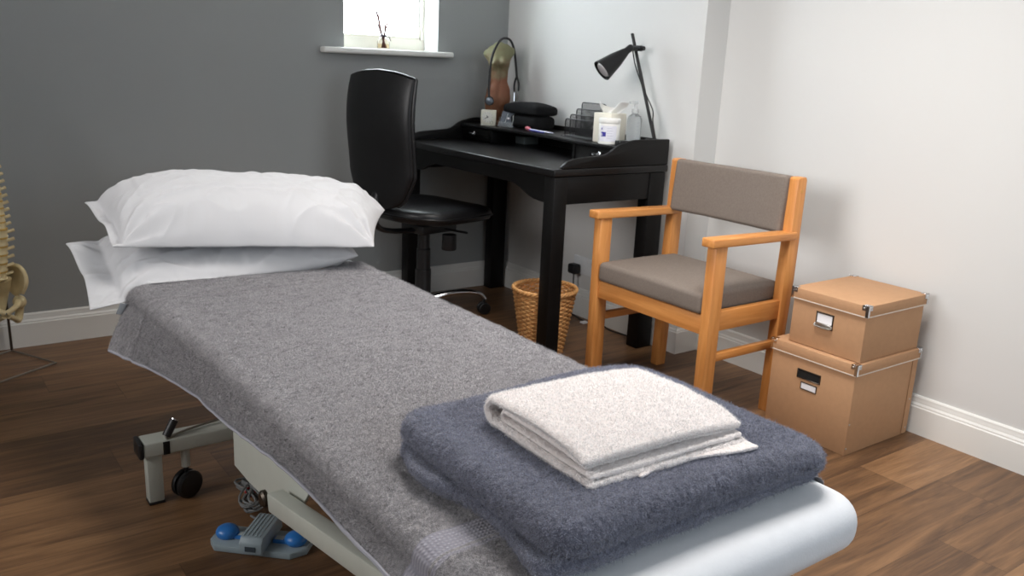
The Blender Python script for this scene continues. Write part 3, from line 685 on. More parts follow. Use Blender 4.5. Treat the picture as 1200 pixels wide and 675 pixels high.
# ------------------------------------------------------------------ wicker basket
bk = thing('wicker_basket', 'round honey-coloured wicker waste basket on the floor behind the front desk leg', 'basket', (-.43, -.95, 0))
wick = mat('wicker', S(224, 168, 106), .6, nscale=60, namt=.2, bump=.3, bscale=300)
bcx, bcy, bh, rb, rt = -.475, -.985, .265, .078, .122
bm = nb(); N = 30
def rad(z): return rb+(rt-rb)*(z/bh)
for k in range(30):
    z = .006+k*(bh-.02)/29; pts = []
    for j in range(N*4):
        a = 2*PI*j/(N*4); ph = a*N/2+k*PI
        pts.append((bcx+(rad(z)+.0028*math.sin(ph))*math.cos(a), bcy+(rad(z)+.0028*math.sin(ph))*math.sin(a), z+.0006*math.sin(ph*1.0)))
    tube(bm, pts, .0042, 6, closed=True)
obj('woven_side', bm, wick, bk, sharp=60)
bm = nb()
for k in range(N):
    a = 2*PI*(k+.5)/N; tube(bm, [(bcx+rb*math.cos(a), bcy+rb*math.sin(a), .004), (bcx+rt*math.cos(a), bcy+rt*math.sin(a), bh)], .0028, 6)
st_ = obj('stakes', bm, wick, bk)
bm = nb()
for s in range(3):
    pts = [(bcx+(rt+.004*math.cos(14*a+s*2*PI/3))*math.cos(a), bcy+(rt+.004*math.cos(14*a+s*2*PI/3))*math.sin(a), bh-.004+.005*math.sin(14*a+s*2*PI/3)) for a in [2*PI*j/200 for j in range(200)]]
    tube(bm, pts, .0048, 7, closed=True)
obj('rim', bm, wick, bk, sharp=60)
bm = nb(); lathe(bm, [(0, .004), (rb, .004), (rb, .009), (0, .009)], (bcx, bcy, 0), 32); obj('base', bm, wick, bk)

# ------------------------------------------------------------------ wooden armchair
ac = thing('wooden_armchair', 'honey wood armchair with grey-brown padded seat and back, left of the stacked boxes', 'armchair', (-.28, -1.5, 0))
Yl, Yr = -1.290, -1.842           # outer faces of the frame
XF = -.515; XB = -.152; T = .036; PW = .052
for yo, sgn in ((Yl, -1), (Yr, 1)):
    ya, yb = sorted((yo, yo+sgn*T))
    bm = nb(); box(bm, XF, XF+PW, ya, yb, 0, .594, .003); obj('front_leg', bm, beech['z'], ac)
    pr_ = [(XB-.026, 0), (XB+.018, 0), (XB+.026, .30), (XB+.034, .45), (-.116, .780), (-.122, .789), (-.154, .789), (-.160, .782), (XB-.018, .45), (XB-.020, .30)]
    bm = nb(); prism(bm, pr_, 'y', ya, yb, .003, 2); obj('rear_post', bm, beech['z'], ac)
    bm = nb(); y0, y1 = (yo+sgn*T/2-.025, yo+sgn*T/2+.025)
    prism(bm, [(XF-.022, .594), (XF-.022, .622), (XB+.014, .614), (XB+.014, .588)], 'y', y0, y1, .005, 3); obj('armrest', bm, beech['x'], ac)
    bm = nb(); box(bm, XF+PW, XB-.018, ya+.006, yb-.006, .325, .388, .003); obj('side_rail', bm, beech['x'], ac)
    bm = nb(); box(bm, XF+PW, XB-.020, ya+.007, yb-.007, .224, .250, .003); obj('stretcher', bm, beech['x'], ac)
ya, yb = Yr+T, Yl-T
bm = nb(); box(bm, XF+.008, XF+.034, ya, yb, .312, .374, .003); obj('front_rail', bm, beech['y'], ac)
bm = nb(); box(bm, XB-.012, XB+.014, ya, yb, .325, .385, .003); obj('rear_rail', bm, beech['y'], ac)
bm = nb(); YC = (Yl+Yr)/2
def cd(p, n): return p+n*.0015*nz(p, 12)
slab(bm, XF-.002, XB+.01, Yr+T+.002, Yl-T-.002, .375, .442, .014, .016, .012, cd, 6, 6)
for v in bm.verts:
    if v.co.z > .41: v.co.z += .012*max(0, 1-((v.co.x+.335)/.2)**2)*max(0, 1-((v.co.y-YC)/.26)**2)
obj('seat_cushion', bm, upholstery, ac, sharp=60)
bm = nb(); slab(bm, -.024, .024, -.242, .242, -.093, .093, .012, .012, .012, cd, 5, 5)
for v in bm.verts:                      # the back pad is gently hollowed
    v.co.x += .026*(1-(v.co.y/.24)**2)
bmesh.ops.transform(bm, matrix=Matrix.Translation((-.158, YC, .697)) @ Matrix.Rotation(.09, 4, 'Y'), verts=bm.verts); obj('back_cushion', bm, upholstery, ac, sharp=60)
for z, x in ((.745, -.138), (.604, -.136)):
    bm = nb(); tube(bm, [(x, Yr-.001, z), (x, Yr+.004, z)], .006, 12)
    obj('bolt_cap', bm, mats.get('wood_plug') or mat('wood_plug', S(205, 150, 70), .4), ac)

# ------------------------------------------------------------------ storage boxes
def storage(name, label, x0, x1, y0, y1, z0, zb, zt, kind):
    t = thing(name, label, 'box', ((x0+x1)/2, (y0+y1)/2, z0), group='stacked kraft storage boxes')
    bm = nb(); th = .003
    box(bm, x0, x1, y0, y1, z0, zb, .0015); bd = obj('box_body', bm, kraft, t)
    e = .006
    bm = nb(); box(bm, x0-e, x1+e, y0-e, y1+e, zt-.034, zt, .0025); ld = obj('lid', bm, kraft, t)
    bm = nb(); z = zt-.034
    for a in ((x0-e-.0008, x1+e+.0008, y0-e-.0008, y0-e+.0005), (x0-e-.0008, x0-e+.0005, y0-e-.0008, y1+e+.0008)): box(bm, *a, z-.0008, z+.0024)
    obj('lid_trim', bm, kraft_edge, ld, label='pale lid edge')
    for (cx_, cy_, sx_, sy_) in ((x0-e, y0-e, 1, 1), (x0-e, y1+e, 1, -1), (x1+e, y0-e, -1, 1), (x1+e, y1+e, -1, -1)):
        bm = nb(); q = .0014
        def bb(a0, a1, b0, b1, c0, c1):
            xs = sorted((cx_+sx_*a0, cx_+sx_*a1)); ys = sorted((cy_+sy_*b0, cy_+sy_*b1)); box(bm, *xs, *ys, c0, c1, .0004, 1)
        bb(-q, .008, -q, 0, zt-.034, zt+q); bb(.008, .020, -q, 0, zt-.014, zt+q); bb(-q, 0, -q, .008, zt-.034, zt+q); bb(-q, 0, .008, .020, zt-.014, zt+q); bb(-q, .018, -q, .018, zt, zt+q)
        br = obj('corner_bracket', bm, chrome, ld, label='metal lid corner')
        bm = nb(); ell(bm, (cx_+sx_*.014, cy_-sy_*q, zt-.007), (.0028, .0015, .0028), 10); ell(bm, (cx_-sx_*q, cy_+sy_*.014, zt-.007), (.0015, .0028, .0028), 10); obj('rivet', bm, steel, br)
    ym = (y0+y1)/2
    if kind == 'pull':
        yc, zc = ym+.008, z0+.095
        bm = nb(); w2, h2 = .030, .024
        for a in ((yc-w2, yc+w2, zc+h2-.005, zc+h2), (yc-w2, yc-w2+.004, zc-h2, zc+h2), (yc+w2-.004, yc+w2, zc-h2, zc+h2), (yc-w2, yc+w2, zc-h2, zc-h2+.004)): box(bm, x0-.0035, x0, a[0], a[1], a[2], a[3], .0008, 1)
        hd = obj('label_holder', bm, dark_steel, t, label='metal label holder')
        bm = nb(); tube(bm, [(x0-.004, yc-w2+.003, zc-h2+.012), (x0-.010, yc-w2+.005, zc-h2+.004), (x0-.010, yc+w2-.005, zc-h2+.004), (x0-.004, yc+w2-.003, zc-h2+.012)], .0028, 8, 3); box(bm, x0-.008, x0-.001, yc-w2+.004, yc+w2-.004, zc-h2+.003, zc-h2+.016, .002); obj('pull', bm, steel, hd)
        bm = nb(); box(bm, x0-.0015, x0-.0005, yc-w2+.004, yc+w2-.004, zc-h2+.004, zc+h2-.005); obj('label_card', bm, white_card, hd, label='white blank card')
    else:
        yc, zc = ym+.006, z0+.205; w2, h2 = .042, .015
        bm = nb()
        for a in ((yc-w2, yc+w2, zc+h2-.003, zc+h2), (yc-w2, yc-w2+.003, zc-h2, zc+h2), (yc+w2-.003, yc+w2, zc-h2, zc+h2), (yc-w2, yc+w2, zc-h2, zc-h2+.003)): box(bm, x0-.003, x0, a[0], a[1], a[2], a[3], .0008, 1)
        hf = obj('handle_frame', bm, dark_steel, t, label='metal rimmed hand hole')
        bm = nb(); box(bm, x0-.0012, x0-.0003, yc-w2+.002, yc+w2-.002, zc-h2+.002, zc+h2-.002); obj('hand_hole_shade', bm, hole_shade, hf, label='dark plate painted as shade in the hand hole')  # thin dark plate paints the shade inside the hole
        yc -= .004; zc -= .036; w2, h2 = .029, .012
        bm = nb()
        for a in ((yc-w2, yc+w2, zc+h2-.003, zc+h2), (yc-w2, yc-w2+.003, zc-h2, zc+h2), (yc+w2-.003, yc+w2, zc-h2, zc+h2), (yc-w2, yc+w2, zc-h2, zc-h2+.003)): box(bm, x0-.0025, x0, a[0], a[1], a[2], a[3], .0006, 1)
        lf = obj('label_frame', bm, dark_steel, t, label='small metal label frame')
        bm = nb(); box(bm, x0-.0014, x0-.0004, yc-w2+.003, yc+w2-.003, zc-h2+.003, zc+h2-.003); obj('label_card', bm, white_card, lf, label='white blank card')
        bm = nb()
        box(bm, x1-.028, x1+.0005, y0-.002, y0-.0005, z0+.004, zb-.03, .0005, 1)
        obj('side_flap', bm, kraft, t)
        for (xx, zz) in ((x0+.006, .10), (x0+.006, .022), (x1-.01, .022), (x1-.012, .12)):
            bm = nb(); ell(bm, (xx, y0-.001 if xx < 0 else y0-.002, z0+zz), (.0032, .0015, .0032), 10); obj('rivet', bm, steel, t)
    return t
storage('storage_box', 'large kraft cardboard box with a hand hole, on the floor under the smaller box', -.252, .085, -2.187, -1.893, 0, .285, .29, 'slot')
storage('storage_box', 'smaller kraft cardboard box with a metal label pull, on top of the large box', -.238, .072, -2.185, -1.935, .292, .462, .467, 'pull')

# ------------------------------------------------------------------ office chair
oc = thing('office_chair', 'black leather high-back office chair on a chrome star base, turned to the desk', 'office chair', (-.66, -.37, 0), rotz=.21, world=False)
bm = nb()
def seatf(u, v):
    a = 2*PI*v; e_ = 3.0
    c_ = math.copysign(abs(math.cos(a))**(2/e_), math.cos(a)); s_ = math.copysign(abs(math.sin(a))**(2/e_), math.sin(a))
    return a, c_, s_
HX, HY = .24, .245
rings = [(0, .0), (.5, 0), (.86, .004), (.97, .012), (1.0, .026), (1.0, .038), (.985, .05), (.94, .060), (.85, .066), (.5, .070), (0, .070)]
rs = []
for s, z in rings:
    if s == 0: rs.append([bm.verts.new((.02, 0, .425+z))]); continue
    row = []
    for k in range(56):
        a, c_, s_ = seatf(0, k/56); x = .02+HX*s*c_; y = HY*s*s_
        dz = -.012*max(0, (x-.08)/.18)**2+.010*(y/HY)**2+.012*max(0, (-x-.10)/.1)
        row.append(bm.verts.new((x, y, .438+z+dz)))
    rs.append(row)
for a, b in zip(rs, rs[1:]):
    for k in range(56):
        q = (k+1) % 56
        if len(a) == 1: bm.faces.new((a[0], b[k], b[q]))
        elif len(b) == 1: bm.faces.new((a[k], a[q], b[0]))
        else: bm.faces.new((a[k], a[q], b[q], b[k]))
seat_o = obj('seat', bm, black_leather, oc, sharp=70)
bm = nb(); P_ = []
for k in range(56):
    a, c_, s_ = seatf(0, k/56); x = .02+HX*1.004*c_; y = HY*1.004*s_
    P_.append((x, y, .468-.012*max(0, (x-.08)/.18)**2+.010*(y/HY)**2+.012*max(0, (-x-.10)/.1)))
tube(bm, P_, .005, 8, closed=True); obj('piping', bm, black_leather, seat_o)
# backrest
def backc(u):     # centre line: u 0 bottom .. 1 top ; returns x,z,halfwidth
    z = .53+.485*u; x = -.225-.010*math.sin(u*PI)+.008*math.sin(u*PI*2)
    hw = .113+.081*min(1, u/.25)**.6
    return x, z, hw
bm = nb()
def backf(u, v):
    x, z, hw = backc(u); a = 2*PI*v; e_ = 5
    c_ = math.copysign(abs(math.cos(a))**(2/e_), math.cos(a)); s_ = math.copysign(abs(math.sin(a))**(2/e_), math.sin(a))
    y = hw*c_; top = .030*(1-(y/.205)**2) if u > .5 else 0
    zz = z+top*((u-.5)*2)**2 if u > .5 else z-.02*(1-(y/hw)**2)*(1-u*2)**3
    th = .026*(1-.35*abs(2*u-1)**6)
    return Vector((x+th*s_-.022*(1-(y/.21)**2), y, zz))
V = grid(bm, backf, 48, 56, cv=True); bm.faces.new(V[0]); bm.faces.new(V[-1]); bko = obj('backrest', bm, black_leather, oc, sharp=70)
bm = nb(); P_ = []
for k in range(49):
    q = Vector(backf(k/48, 0)); P_.append(q+Vector((0, .002, 0)))
for k in range(1, 24):
    q = Vector(backf(1, .5*k/24)); q2 = Vector(backf(1, 1-.5*k/24)); P_.append((q+q2)/2+Vector((0, 0, .002)))
for k in range(48, -1, -1):
    q = Vector(backf(k/48, .5)); P_.append(q-Vector((0, .002, 0)))
tube(bm, P_, .006, 8); obj('piping', bm, black_leather, bko)
bm = nb(); tube(bm, [(-.245, 0, .62), (-.275, 0, .50), (-.24, 0, .425), (-.10, 0, .40), (.03, 0, .405)], .022, 12, 6, flat=.5); obj('back_bracket', bm, black_plastic, oc)
bm = nb(); box(bm, -.07, .13, -.07, .07, .385, .426, .01); tube(bm, [(.06, -.03, .40), (.06, -.20, .405)], .005, 8); obj('tilt_mechanism', bm, black_plastic, oc)
bm = nb(); lathe(bm, [(0, .32), (.030, .32), (.032, .325), (.030, .385), (0, .385)], (.045, -.11, 0), 20); obj('tension_knob', bm, black_plastic, oc)
bm = nb(); lathe(bm, [(0, .06), (.034, .06), (.034, .22), (.030, .225), (.030, .31), (.026, .315), (.026, .39), (0, .39)], (0, 0, 0), 24); obj('gas_column', bm, black_plastic, oc)
bm = nb(); lathe(bm, [(0, .05), (.045, .055), (.045, .10), (.036, .108), (0, .108)], (0, 0, 0), 24); obj('base_hub', bm, black_plastic, oc)
for k in range(5):
    a = math.radians(-26+72*k); d = Vector((math.cos(a), math.sin(a), 0))
    bm = nb(); tube(bm, [d*.03+Vector((0, 0, .088)), d*.12+Vector((0, 0, .106)), d*.20+Vector((0, 0, .108)), d*.262+Vector((0, 0, .095)), d*.29+Vector((0, 0, .068))], [.020, .017, .015, .013, .010], 12, 6, flat=.75); ar = obj('base_arm', bm, chrome, oc, label='chrome base arm')
    bm = nb(); tube(bm, [d*.285+Vector((0, 0, .075)), d*.285+Vector((0, 0, .05))], .006, 8)
    t = Vector((-d.y, d.x, 0)); cc = d*.285+Vector((0, 0, .027))
    for s in (-1, 1):
        m_, L_ = frame(cc+t*s*.006, cc+t*s*.022); lathe(bm, [(0, 0), (.024, 0), (.027, .003), (.027, .013), (.024, .016), (0, .016)], (0, 0, 0), 20, m_)
    m_, L_ = frame(cc-t*.006, cc+t*.006); lathe(bm, [(0, 0), (.019, 0), (.019, .012), (0, .012)], (0, 0, 0), 16, m_); obj('castor', bm, black_plastic, ar, label='black twin-wheel castor')

# ------------------------------------------------------------------ spine model on its stand
sk = thing('spine_model', 'cream plastic spine and pelvis model hanging on a thin metal stand, by the grey wall', 'anatomical model', (-.0+-2.25, -.2, 0))
bone = mat('bone_plastic', S(214, 196, 152), .5, nscale=25, namt=.12, bump=.1, bscale=120)
disc_m = mat('disc_plastic', S(205, 165, 85), .5)
sx0, sy0 = -2.214, -.155
Bv, Rv, Fv, Lv = (-2.195, -.055, .006), (-2.083, -.266, .006), (-2.30, -.40, .006), (-2.41, -.17, .006)
bm = nb(); tube(bm, [Bv, Rv, Fv, Lv], .0035, 8, closed=True); obj('wire_base', bm, steel, sk)
bm = nb(); tube(bm, [Bv, (-2.197, -.057, .30), (-2.20, -.06, .93), (-2.21, -.09, .985), (-2.228, -.14, .965), (-2.232, -.16, .91)], .0045, 10, 3); obj('pole', bm, dark_steel, sk)
def spc(z):   # spine centre line; leans away above the lumbar curve
    t = (z-.3); return Vector((sx0-.006+.02*math.sin(t*5.2)-.08*max(0, t-.18)**1.3, sy0-.01-.02*math.sin(t*6), z))
zs = .300
for k in range(24):
    h = .030 if k < 6 else .024; r = .026 if k < 6 else .021-.0004*(k-6)
    c0 = spc(zs+h/2); bm = nb()
    lathe(bm, [(0, -h*.38), (r, -h*.38), (r*.86, 0), (r, h*.38), (0, h*.38)], c0, 20)
    # transverse and spinous processes
    for s in (-1, 1):
        tube(bm, [c0+Vector((s*r*.5, .010, 0)), c0+Vector((s*(r+.006), .016, .002)), c0+Vector((s*(r+.020 if k < 6 else r+.015), .020, .005))], [.0075, .0055, .006], 8, 3)
        ell(bm, c0+Vector((s*.011, .024, -h*.2)), (.006, .006, h*.42), 10)
    tube(bm, [c0+Vector((0, .018, 0)), c0+Vector((0, .034, -.004)), c0+Vector((0, .050, -.012))], [.006, .0045, .006], 8, 3, flat=.6)
    vb = obj('vertebra', bm, bone, sk)
    bm = nb(); lathe(bm, [(0, 0), (r*.95, 0), (r*1.0, h*.12), (r*.95, h*.24), (0, h*.24)], spc(zs+h*.88), 18); obj('disc', bm, disc_m, vb, label='yellow disc')
    zs += h
# sacrum and pelvis
pc = Vector((sx0, sy0, .255))
bm = nb()
tube(bm, [pc+Vector((0, 0, .045)), pc+Vector((0, .018, .01)), pc+Vector((0, .032, -.03)), pc+Vector((0, .022, -.075))], [.034, .030, .020, .006], 16, 6, flat=.55); obj('sacrum', bm, bone, sk)
for s in (-1, 1):
    bm = nb()
    q = lambda x, y, z: pc+Vector((s*x*.72, y, z))
    hub = q(.060, -.008, -.030)
    crest = spline([q(.018, .040, .020), q(.024, .040, .060), q(.050, .018, .086), (q(.082, -.012, .084)), q(.098, -.040, .060), q(.096, -.052, .030), q(.080, -.040, -.004)], 6)
    V = []
    for i, cpt in enumerate(crest):
        row = []
        for j in range(10):
            t = j/9; p = cpt.lerp(hub, t); bow = math.sin(PI*min(1, t*1.1))*.012
            row.append(bm.verts.new(p+Vector((-s*bow*.4, bow, 0))))
        V.append(row)
    for i in range(len(V)-1):
        for j in range(9): bm.faces.new((V[i][j], V[i+1][j], V[i+1][j+1], V[i][j+1]))
    bmesh.ops.solidify(bm, geom=bm.faces[:], thickness=.006)
    tube(bm, crest, [.008, .006, .0075, .008, .008, .006], 10, 1)
    ell(bm, q(.068, -.010, -.040), (.022, .022, .024), 14)
    tube(bm, [q(.064, -.015, -.035), q(.048, -.045, -.045), q(.020, -.062, -.055), q(.004, -.064, -.062)], [.014, .010, .009, .011], 10, 5)
    tube(bm, [q(.068, .0, -.05), q(.064, .008, -.085), q(.054, -.002, -.105), q(.035, -.03, -.092), q(.008, -.060, -.074)], [.016, .014, .014, .009, .009], 10, 5)
    obj('hip_bone', bm, bone, sk, sharp=60)

# ------------------------------------------------------------------ treatment couch
ct = thing('treatment_couch', 'long padded white treatment couch on a cream metal lifting frame with castors', 'couch', (-1.68, -1.9, 0))
CX0, CX1, CY0, CY1, CZ0, CZ1 = -1.99, -1.34, -2.895, -.93, .412, .492
def mdisp(p, n): return p+n*.0012*nz(p, 6)
bm = nb(); slab(bm, CX0, CX1, CY0, CY1, CZ0, CZ1, .06, .036, .02, mdisp, 10, 10); obj('mattress', bm, vinyl, ct, sharp=60)
bm = nb()
for x in (-1.955, -1.39): box(bm, x-.015, x+.015, -2.73, -1.05, .383, .411, .003)
for y in (-2.73, -1.065): box(bm, -1.94, -1.405, y, y+.03, .383, .411, .003)
obj('upper_frame', bm, cream_metal, ct)
for x in (-1.955, -1.385):
    bm = nb(); box(bm, x-.018, x+.018, -2.752, -2.731, .375, .411, .004); obj('frame_end_cap', bm, black_plastic, ct, label='black end cap')
# lifting arms and chassis plates
for x, kx in ((-1.95, -1), (-1.41, 1)):
    bm = nb(); beam(bm, (x, -2.035, .262), (x, -2.62, .372), .034, .038, .004); arm = obj('lifting_arm', bm, cream_metal, ct)
    bm = nb(); m_, L_ = frame((x-.020, -2.005, .255), (x-.008, -2.005, .255)); lathe(bm, [(0, 0), (.012, 0), (.017, .004), (.017, .012), (0, .012)], (0, 0, 0), 24, m_); obj('pivot_bolt', bm, dark_steel, arm, label='dark metal pivot bolt')
    bm = nb(); prism(bm, [(-1.70, .185), (-1.70, .375), (-2.13, .375), (-2.13, .31), (-2.06, .22), (-1.98, .20), (-1.80, .185)], 'x', x+.028 if kx < 0 else x-.034, x+.034 if kx < 0 else x-.028, .0015, 1); obj('chassis_plate', bm, cream_metal, ct)
bm = nb(); box(bm, -1.90, -1.46, -1.78, -1.72, .20, .26, .004); box(bm, -1.72, -1.64, -2.45, -1.46, .13, .17, .004); obj('chassis_beam', bm, cream_metal, ct)
bm = nb(); box(bm, -1.84, -1.52, -2.42, -2.10, .18, .31, .012); mo = obj('motor_box', bm, black_plastic, ct)
bm = nb(); box(bm, -1.8412, -1.8402, -2.20, -2.16, .21, .24); obj('warning_label', bm, mat('yellow_label', S(215, 180, 30), .5), mo, label='small yellow label')
def cross_bar(y, lx, rx):
    bm = nb(); box(bm, lx, rx, y-.03, y+.03, .133, .172, .005, 3); cb_ = obj('cross_bar', bm, cream_metal, ct)
    for x, s in ((lx, -1), (rx, 1)):
        bm = nb(); box(bm, *sorted((x, x+s*.012)), y-.031, y+.031, .131, .174, .005, 3); obj('end_cap', bm, black_plastic, cb_, label='black end cap')
        xx = x-s*.025
        bm = nb(); box(bm, xx-.018, xx+.018, y-.018, y+.018, .006, .134, .003); lg = obj('leg', bm, cream_metal, ct)
        bm = nb(); box(bm, xx-.019, xx+.019, y-.019, y+.019, 0, .008, .002); obj('foot_pad', bm, black_plastic, lg, label='black foot pad')
        xc = x-s*.10
        bm = nb(); tube(bm, [(xc, y-.01, .134), (xc, y-.01, .083)], .011, 14); cs_ = obj('castor_stem', bm, cream_metal, ct)
        bm = nb(); tube(bm, [(xc, y-.01, .084), (xc, y-.01, .06)], .006, 10)
        d = Vector((.35, -.93, 0)).normalized()
        for q in (-1, 1):
            c0 = Vector((xc, y-.012, .036)); m_, L_ = frame(c0+d*q*.004, c0+d*q*.02); lathe(bm, [(0, 0), (.034, 0), (.036, .003), (.036, .010), (.031, .015), (.012, .0165), (0, .0165)], (0, 0, 0), 28, m_)
        obj('castor_wheel', bm, black_plastic, cs_, label='black castor wheel')
        # lever
        xl = x-s*.052
        bm = nb(); box(bm, xl-.008, xl+.008, y-.0315, y-.0285, .134, .168, .001); obj('lever_slot_shade', bm, hole_shade, cb_)  # dark plate on the bar, painting the shade of a slot
        bm = nb(); tube(bm, [(xl, y-.022, .160), (xl+.004, y-.018, .185)], .005, 10); lv = obj('brake_lever', bm, steel, ct)
        bm = nb(); tube(bm, [(xl+.003, y-.020, .178), (xl+.026, y-.012, .213)], .0105, 14); gr = obj('grip', bm, black_plastic, lv, label='black lever grip')
        bm = nb(); tube(bm, [(xl+.026, y-.012, .213), (xl+.0276, y-.0114, .2155)], .009, 14); obj('grip_end', bm, chrome, gr, label='chrome tip')
cross_bar(-1.43, -2.062, -1.30)
bm = nb(); tube(bm, [(-2.01, -1.457, .175), (-1.95, -1.435, .178), (-1.85, -1.42, .182), (-1.78, -1.42, .185)], .003, 8, 4); obj('brake_rod', bm, steel, ct)
bm = nb(); box(bm, -1.86, -1.36, -2.53, -2.47, .08, .12, .004); ob = obj('rear_cross_bar', bm, cream_metal, ct)
for x in (-1.84, -1.38):
    bm = nb(); box(bm, x-.018, x+.018, -2.518, -2.482, 0, .08, .003); obj('leg', bm, cream_metal, ct)

# foot control with its cable
fc = thing('foot_control', 'grey foot control with two blue domed pedals on the floor under the couch', 'foot control', (-1.885, -1.76, 0), rotz=-.74+.0, world=False)
gp = mat('grey_blue_plastic', S(150, 165, 172), .45, nscale=30, namt=.03)
bm = nb(); pts = [(-.115, -.02), (-.095, -.045), (.085, -.048), (.115, -.02), (.115, .025), (.095, .045), (-.085, .045), (-.115, .02)]
prism(bm, pts, 'z', 0, .016, .003, 2); obj('base_plate', bm, gp, fc)
bm = nb(); prism(bm, [(-.065, .014), (-.065, .040), (-.055, .052), (.05, .052), (.062, .044), (.062, .014)], 'x', -.027, .027, .004, 2)
for k in range(5): box(bm, -.020+.009*k-.0015, -.020+.009*k+.0015, -.05, .05, .051, .0535, .0008, 1)
hs = obj('housing', bm, gp, fc)
bm = nb(); box(bm, -.012, .012, -.0665, -.0655, .022, .034); obj('badge', bm, mat('dark_badge', S(60, 70, 78), .4), hs, label='small dark badge')
blue = mat('blue_pedal', S(48, 122, 200), .3, spec=.6)
for s in (-1, 1):
    bm = nb(); box(bm, *sorted((s*.03, s*.082)), -.012, .012, .014, .024, .003); ell(bm, (s*.082, 0, .026), (.026, .026, .017), 28); pd = obj('pedal', bm, blue, fc, label='blue domed pedal')
    bm = nb(); box(bm, *sorted((s*.034, s*.054)), -.008, .008, .0242, .0248, 0); obj('pedal_symbol', bm, mat('symbol_paper', S(190, 200, 200), .5), pd, label='pale symbol plate')
cb = thing('coiled_cable', 'bundle of grey cable coiled on the floor behind the foot control', 'cable', (-1.85, -1.57, 0))
gcab = mat('grey_cable', S(120, 122, 122), .5)
bm = nb(); pts = []
c1 = Vector((-1.84, -1.555, .012)); dr_ = Vector((-.25, -.97, 0)).normalized(); pe = Vector((.97, -.25, 0))
for k in range(7*24+1):
    a = 2*PI*k/24; w_ = .022+.006*math.sin(k*.13); l_ = .075+.006*math.cos(k*.21)
    ss, co = math.sin(a), math.cos(a); pts.append(c1+dr_*(l_*co)+pe*(w_*math.sin(2*a)*.9+.010*math.sin(k*.17))+Vector((0, 0, .012+.010*math.sin(k*.31)+.012*(1-abs(co)))))
tube(bm, pts, .0030, 6); tube(bm, [c1+Vector((.03, -.02, .0)), (-1.79, -1.63, .004), (-1.76, -1.70, .004), (-1.80, -1.74, .004)], .003, 6, 6)
tube(bm, [(-1.865, -1.63, .006), (-1.858, -1.66, .008), (-1.852, -1.69, .016)], .003, 6, 5)
obj('cable', bm, gcab, cb)
bm = nb(); tube(bm, [c1+Vector((.010*math.cos(a)*1.1, .004*math.sin(a), .016+.010*math.sin(a))) for a in [2*PI*j/20 for j in range(20)]], .003, 6, closed=True); obj('cable_tie', bm, mat('red_tie', S(170, 40, 40), .5), cb, label='red tie')

# ------------------------------------------------------------------ bed towel draped over the couch
TY0, TY1 = -2.805, -1.20     # foot edge, head edge
TYO = (TY0+TY1)/2
def bedtowel():
    bm = nb(); R = .034; x0, x1 = CX0-.002, CX1+.002; zt = CZ1+.007
    prof_ = []
    hangL, hangR = .036, .03
    segs = []
    # build list of (x, z, tag) from left hem to right hem
    n1 = 18
    for k in range(n1): segs.append((x0, zt-R-hangL*(1-k/n1), 1-k/n1, 'L'))
    for k in range(14): a = PI/2*k/14; segs.append((x0+R*(1-math.cos(a)), zt-R+R*math.sin(a), 0, 'c'))
    W_ = x1-x0-2*R; n2 = int(W_/.004)
    for k in range(n2+1): segs.append((x0+R+W_*k/n2, zt, 0, 't'))
    for k in range(1, 15): a = PI/2*(1-k/14); segs.append((x1-R+R*math.cos(a), zt-R+R*math.sin(a), 0, 'c'))
    for k in range(1, 10): segs.append((x1, zt-R-hangR*k/9, k/9, 'R'))
    ny = int((TY1-TY0)/.004); rows = []
    for j in range(ny+1):
        y = TY0+(TY1-TY0)*j/ny; row = []
        hd = max(0, (y+1.75)/.5)       # flares at the head end
        for (x, z, h, t) in segs:
            px, py, pz = x, y, z
            if t == 'L':
                zh = .374+.072*max(-.1, min(1, (-y-1.5)/1.1)); pz = (zt-R)+(zh-(zt-R))*h
                px -= h*(.014+.045*hd+.005*math.sin(y*9)); pz -= h*.004*math.sin(y*7+1)
                py -= h*.10*max(0, (y+1.6)/.4)**2 if y > -1.6 else 0
            if t == 'R': px += h*.003
            if x < x0+.14 and hd > 0: px -= .03*hd*(1-(x-x0)/.14)**2 if t != 'L' else .03*hd
            p = Vector((px, py, pz)); q = Vector((x, y, z-h*.05))
            # terry off on the woven band, groove by the head hem
            ly = y-TYO-(.03*max(0, (x0+.03-x)) if 0 else 0)
            rough_ = 1.0
            if -.690 < y-TYO < -.628: rough_ = .12
            n = Vector((0, 0, 1)) if t == 't' else (Vector((-1, 0, .2)) if x < -1.7 else Vector((1, 0, .2)))
            if t == 'c': n = Vector((x-(x0+R if x < -1.7 else x1-R), 0, z-(zt-R))).normalized()
            d = rough_*(.0012*nz(q, 110)+.0008*nz(q, 230, 4))+.0035*nz(q, 5, 2)+.0022*nz(q, 24, 8)+.0012*nz(q, 55, 3)
            gy = y+1.362+.008*nz(q, 3)
            d -= .006*math.exp(-(gy/.004)**2)
            if gy > 0: d += .002
            if rough_ < 1: d -= .0015
            row.append(bm.verts.new(p+n*d))
        rows.append(row)
    for a, b in zip(rows, rows[1:]):
        for i in range(len(a)-1): bm.faces.new((a[i], a[i+1], b[i+1], b[i]))
    bmesh.ops.solidify(bm, geom=bm.faces[:], thickness=.005)
    hem = [Vector((r[0].co.x-.002, r[0].co.y, r[0].co.z)) for r in rows[::6]]
    return bm, hem
bm, hem = bedtowel()
bt = thing('bed_towel', 'large grey terry towel covering the top of the treatment couch', 'towel', ((CX0+CX1)/2, TYO, .43))
sheet_o = obj('towel_sheet', bm, grey_terry, bt, sharp=180)
vg = sheet_o.vertex_groups.new(name='pile')
vg.add([v.index for v in sheet_o.data.vertices if not (-.690 < v.co.y < -.628)], 1.0, 'REPLACE')
PL = [(sheet_o, 330000, .0032, .00042, S(168, 166, 169), 1)]
bm = nb(); tube(bm, hem, .0032, 6); obj('hem', bm, hem_m, bt, label='pale woven side hem')
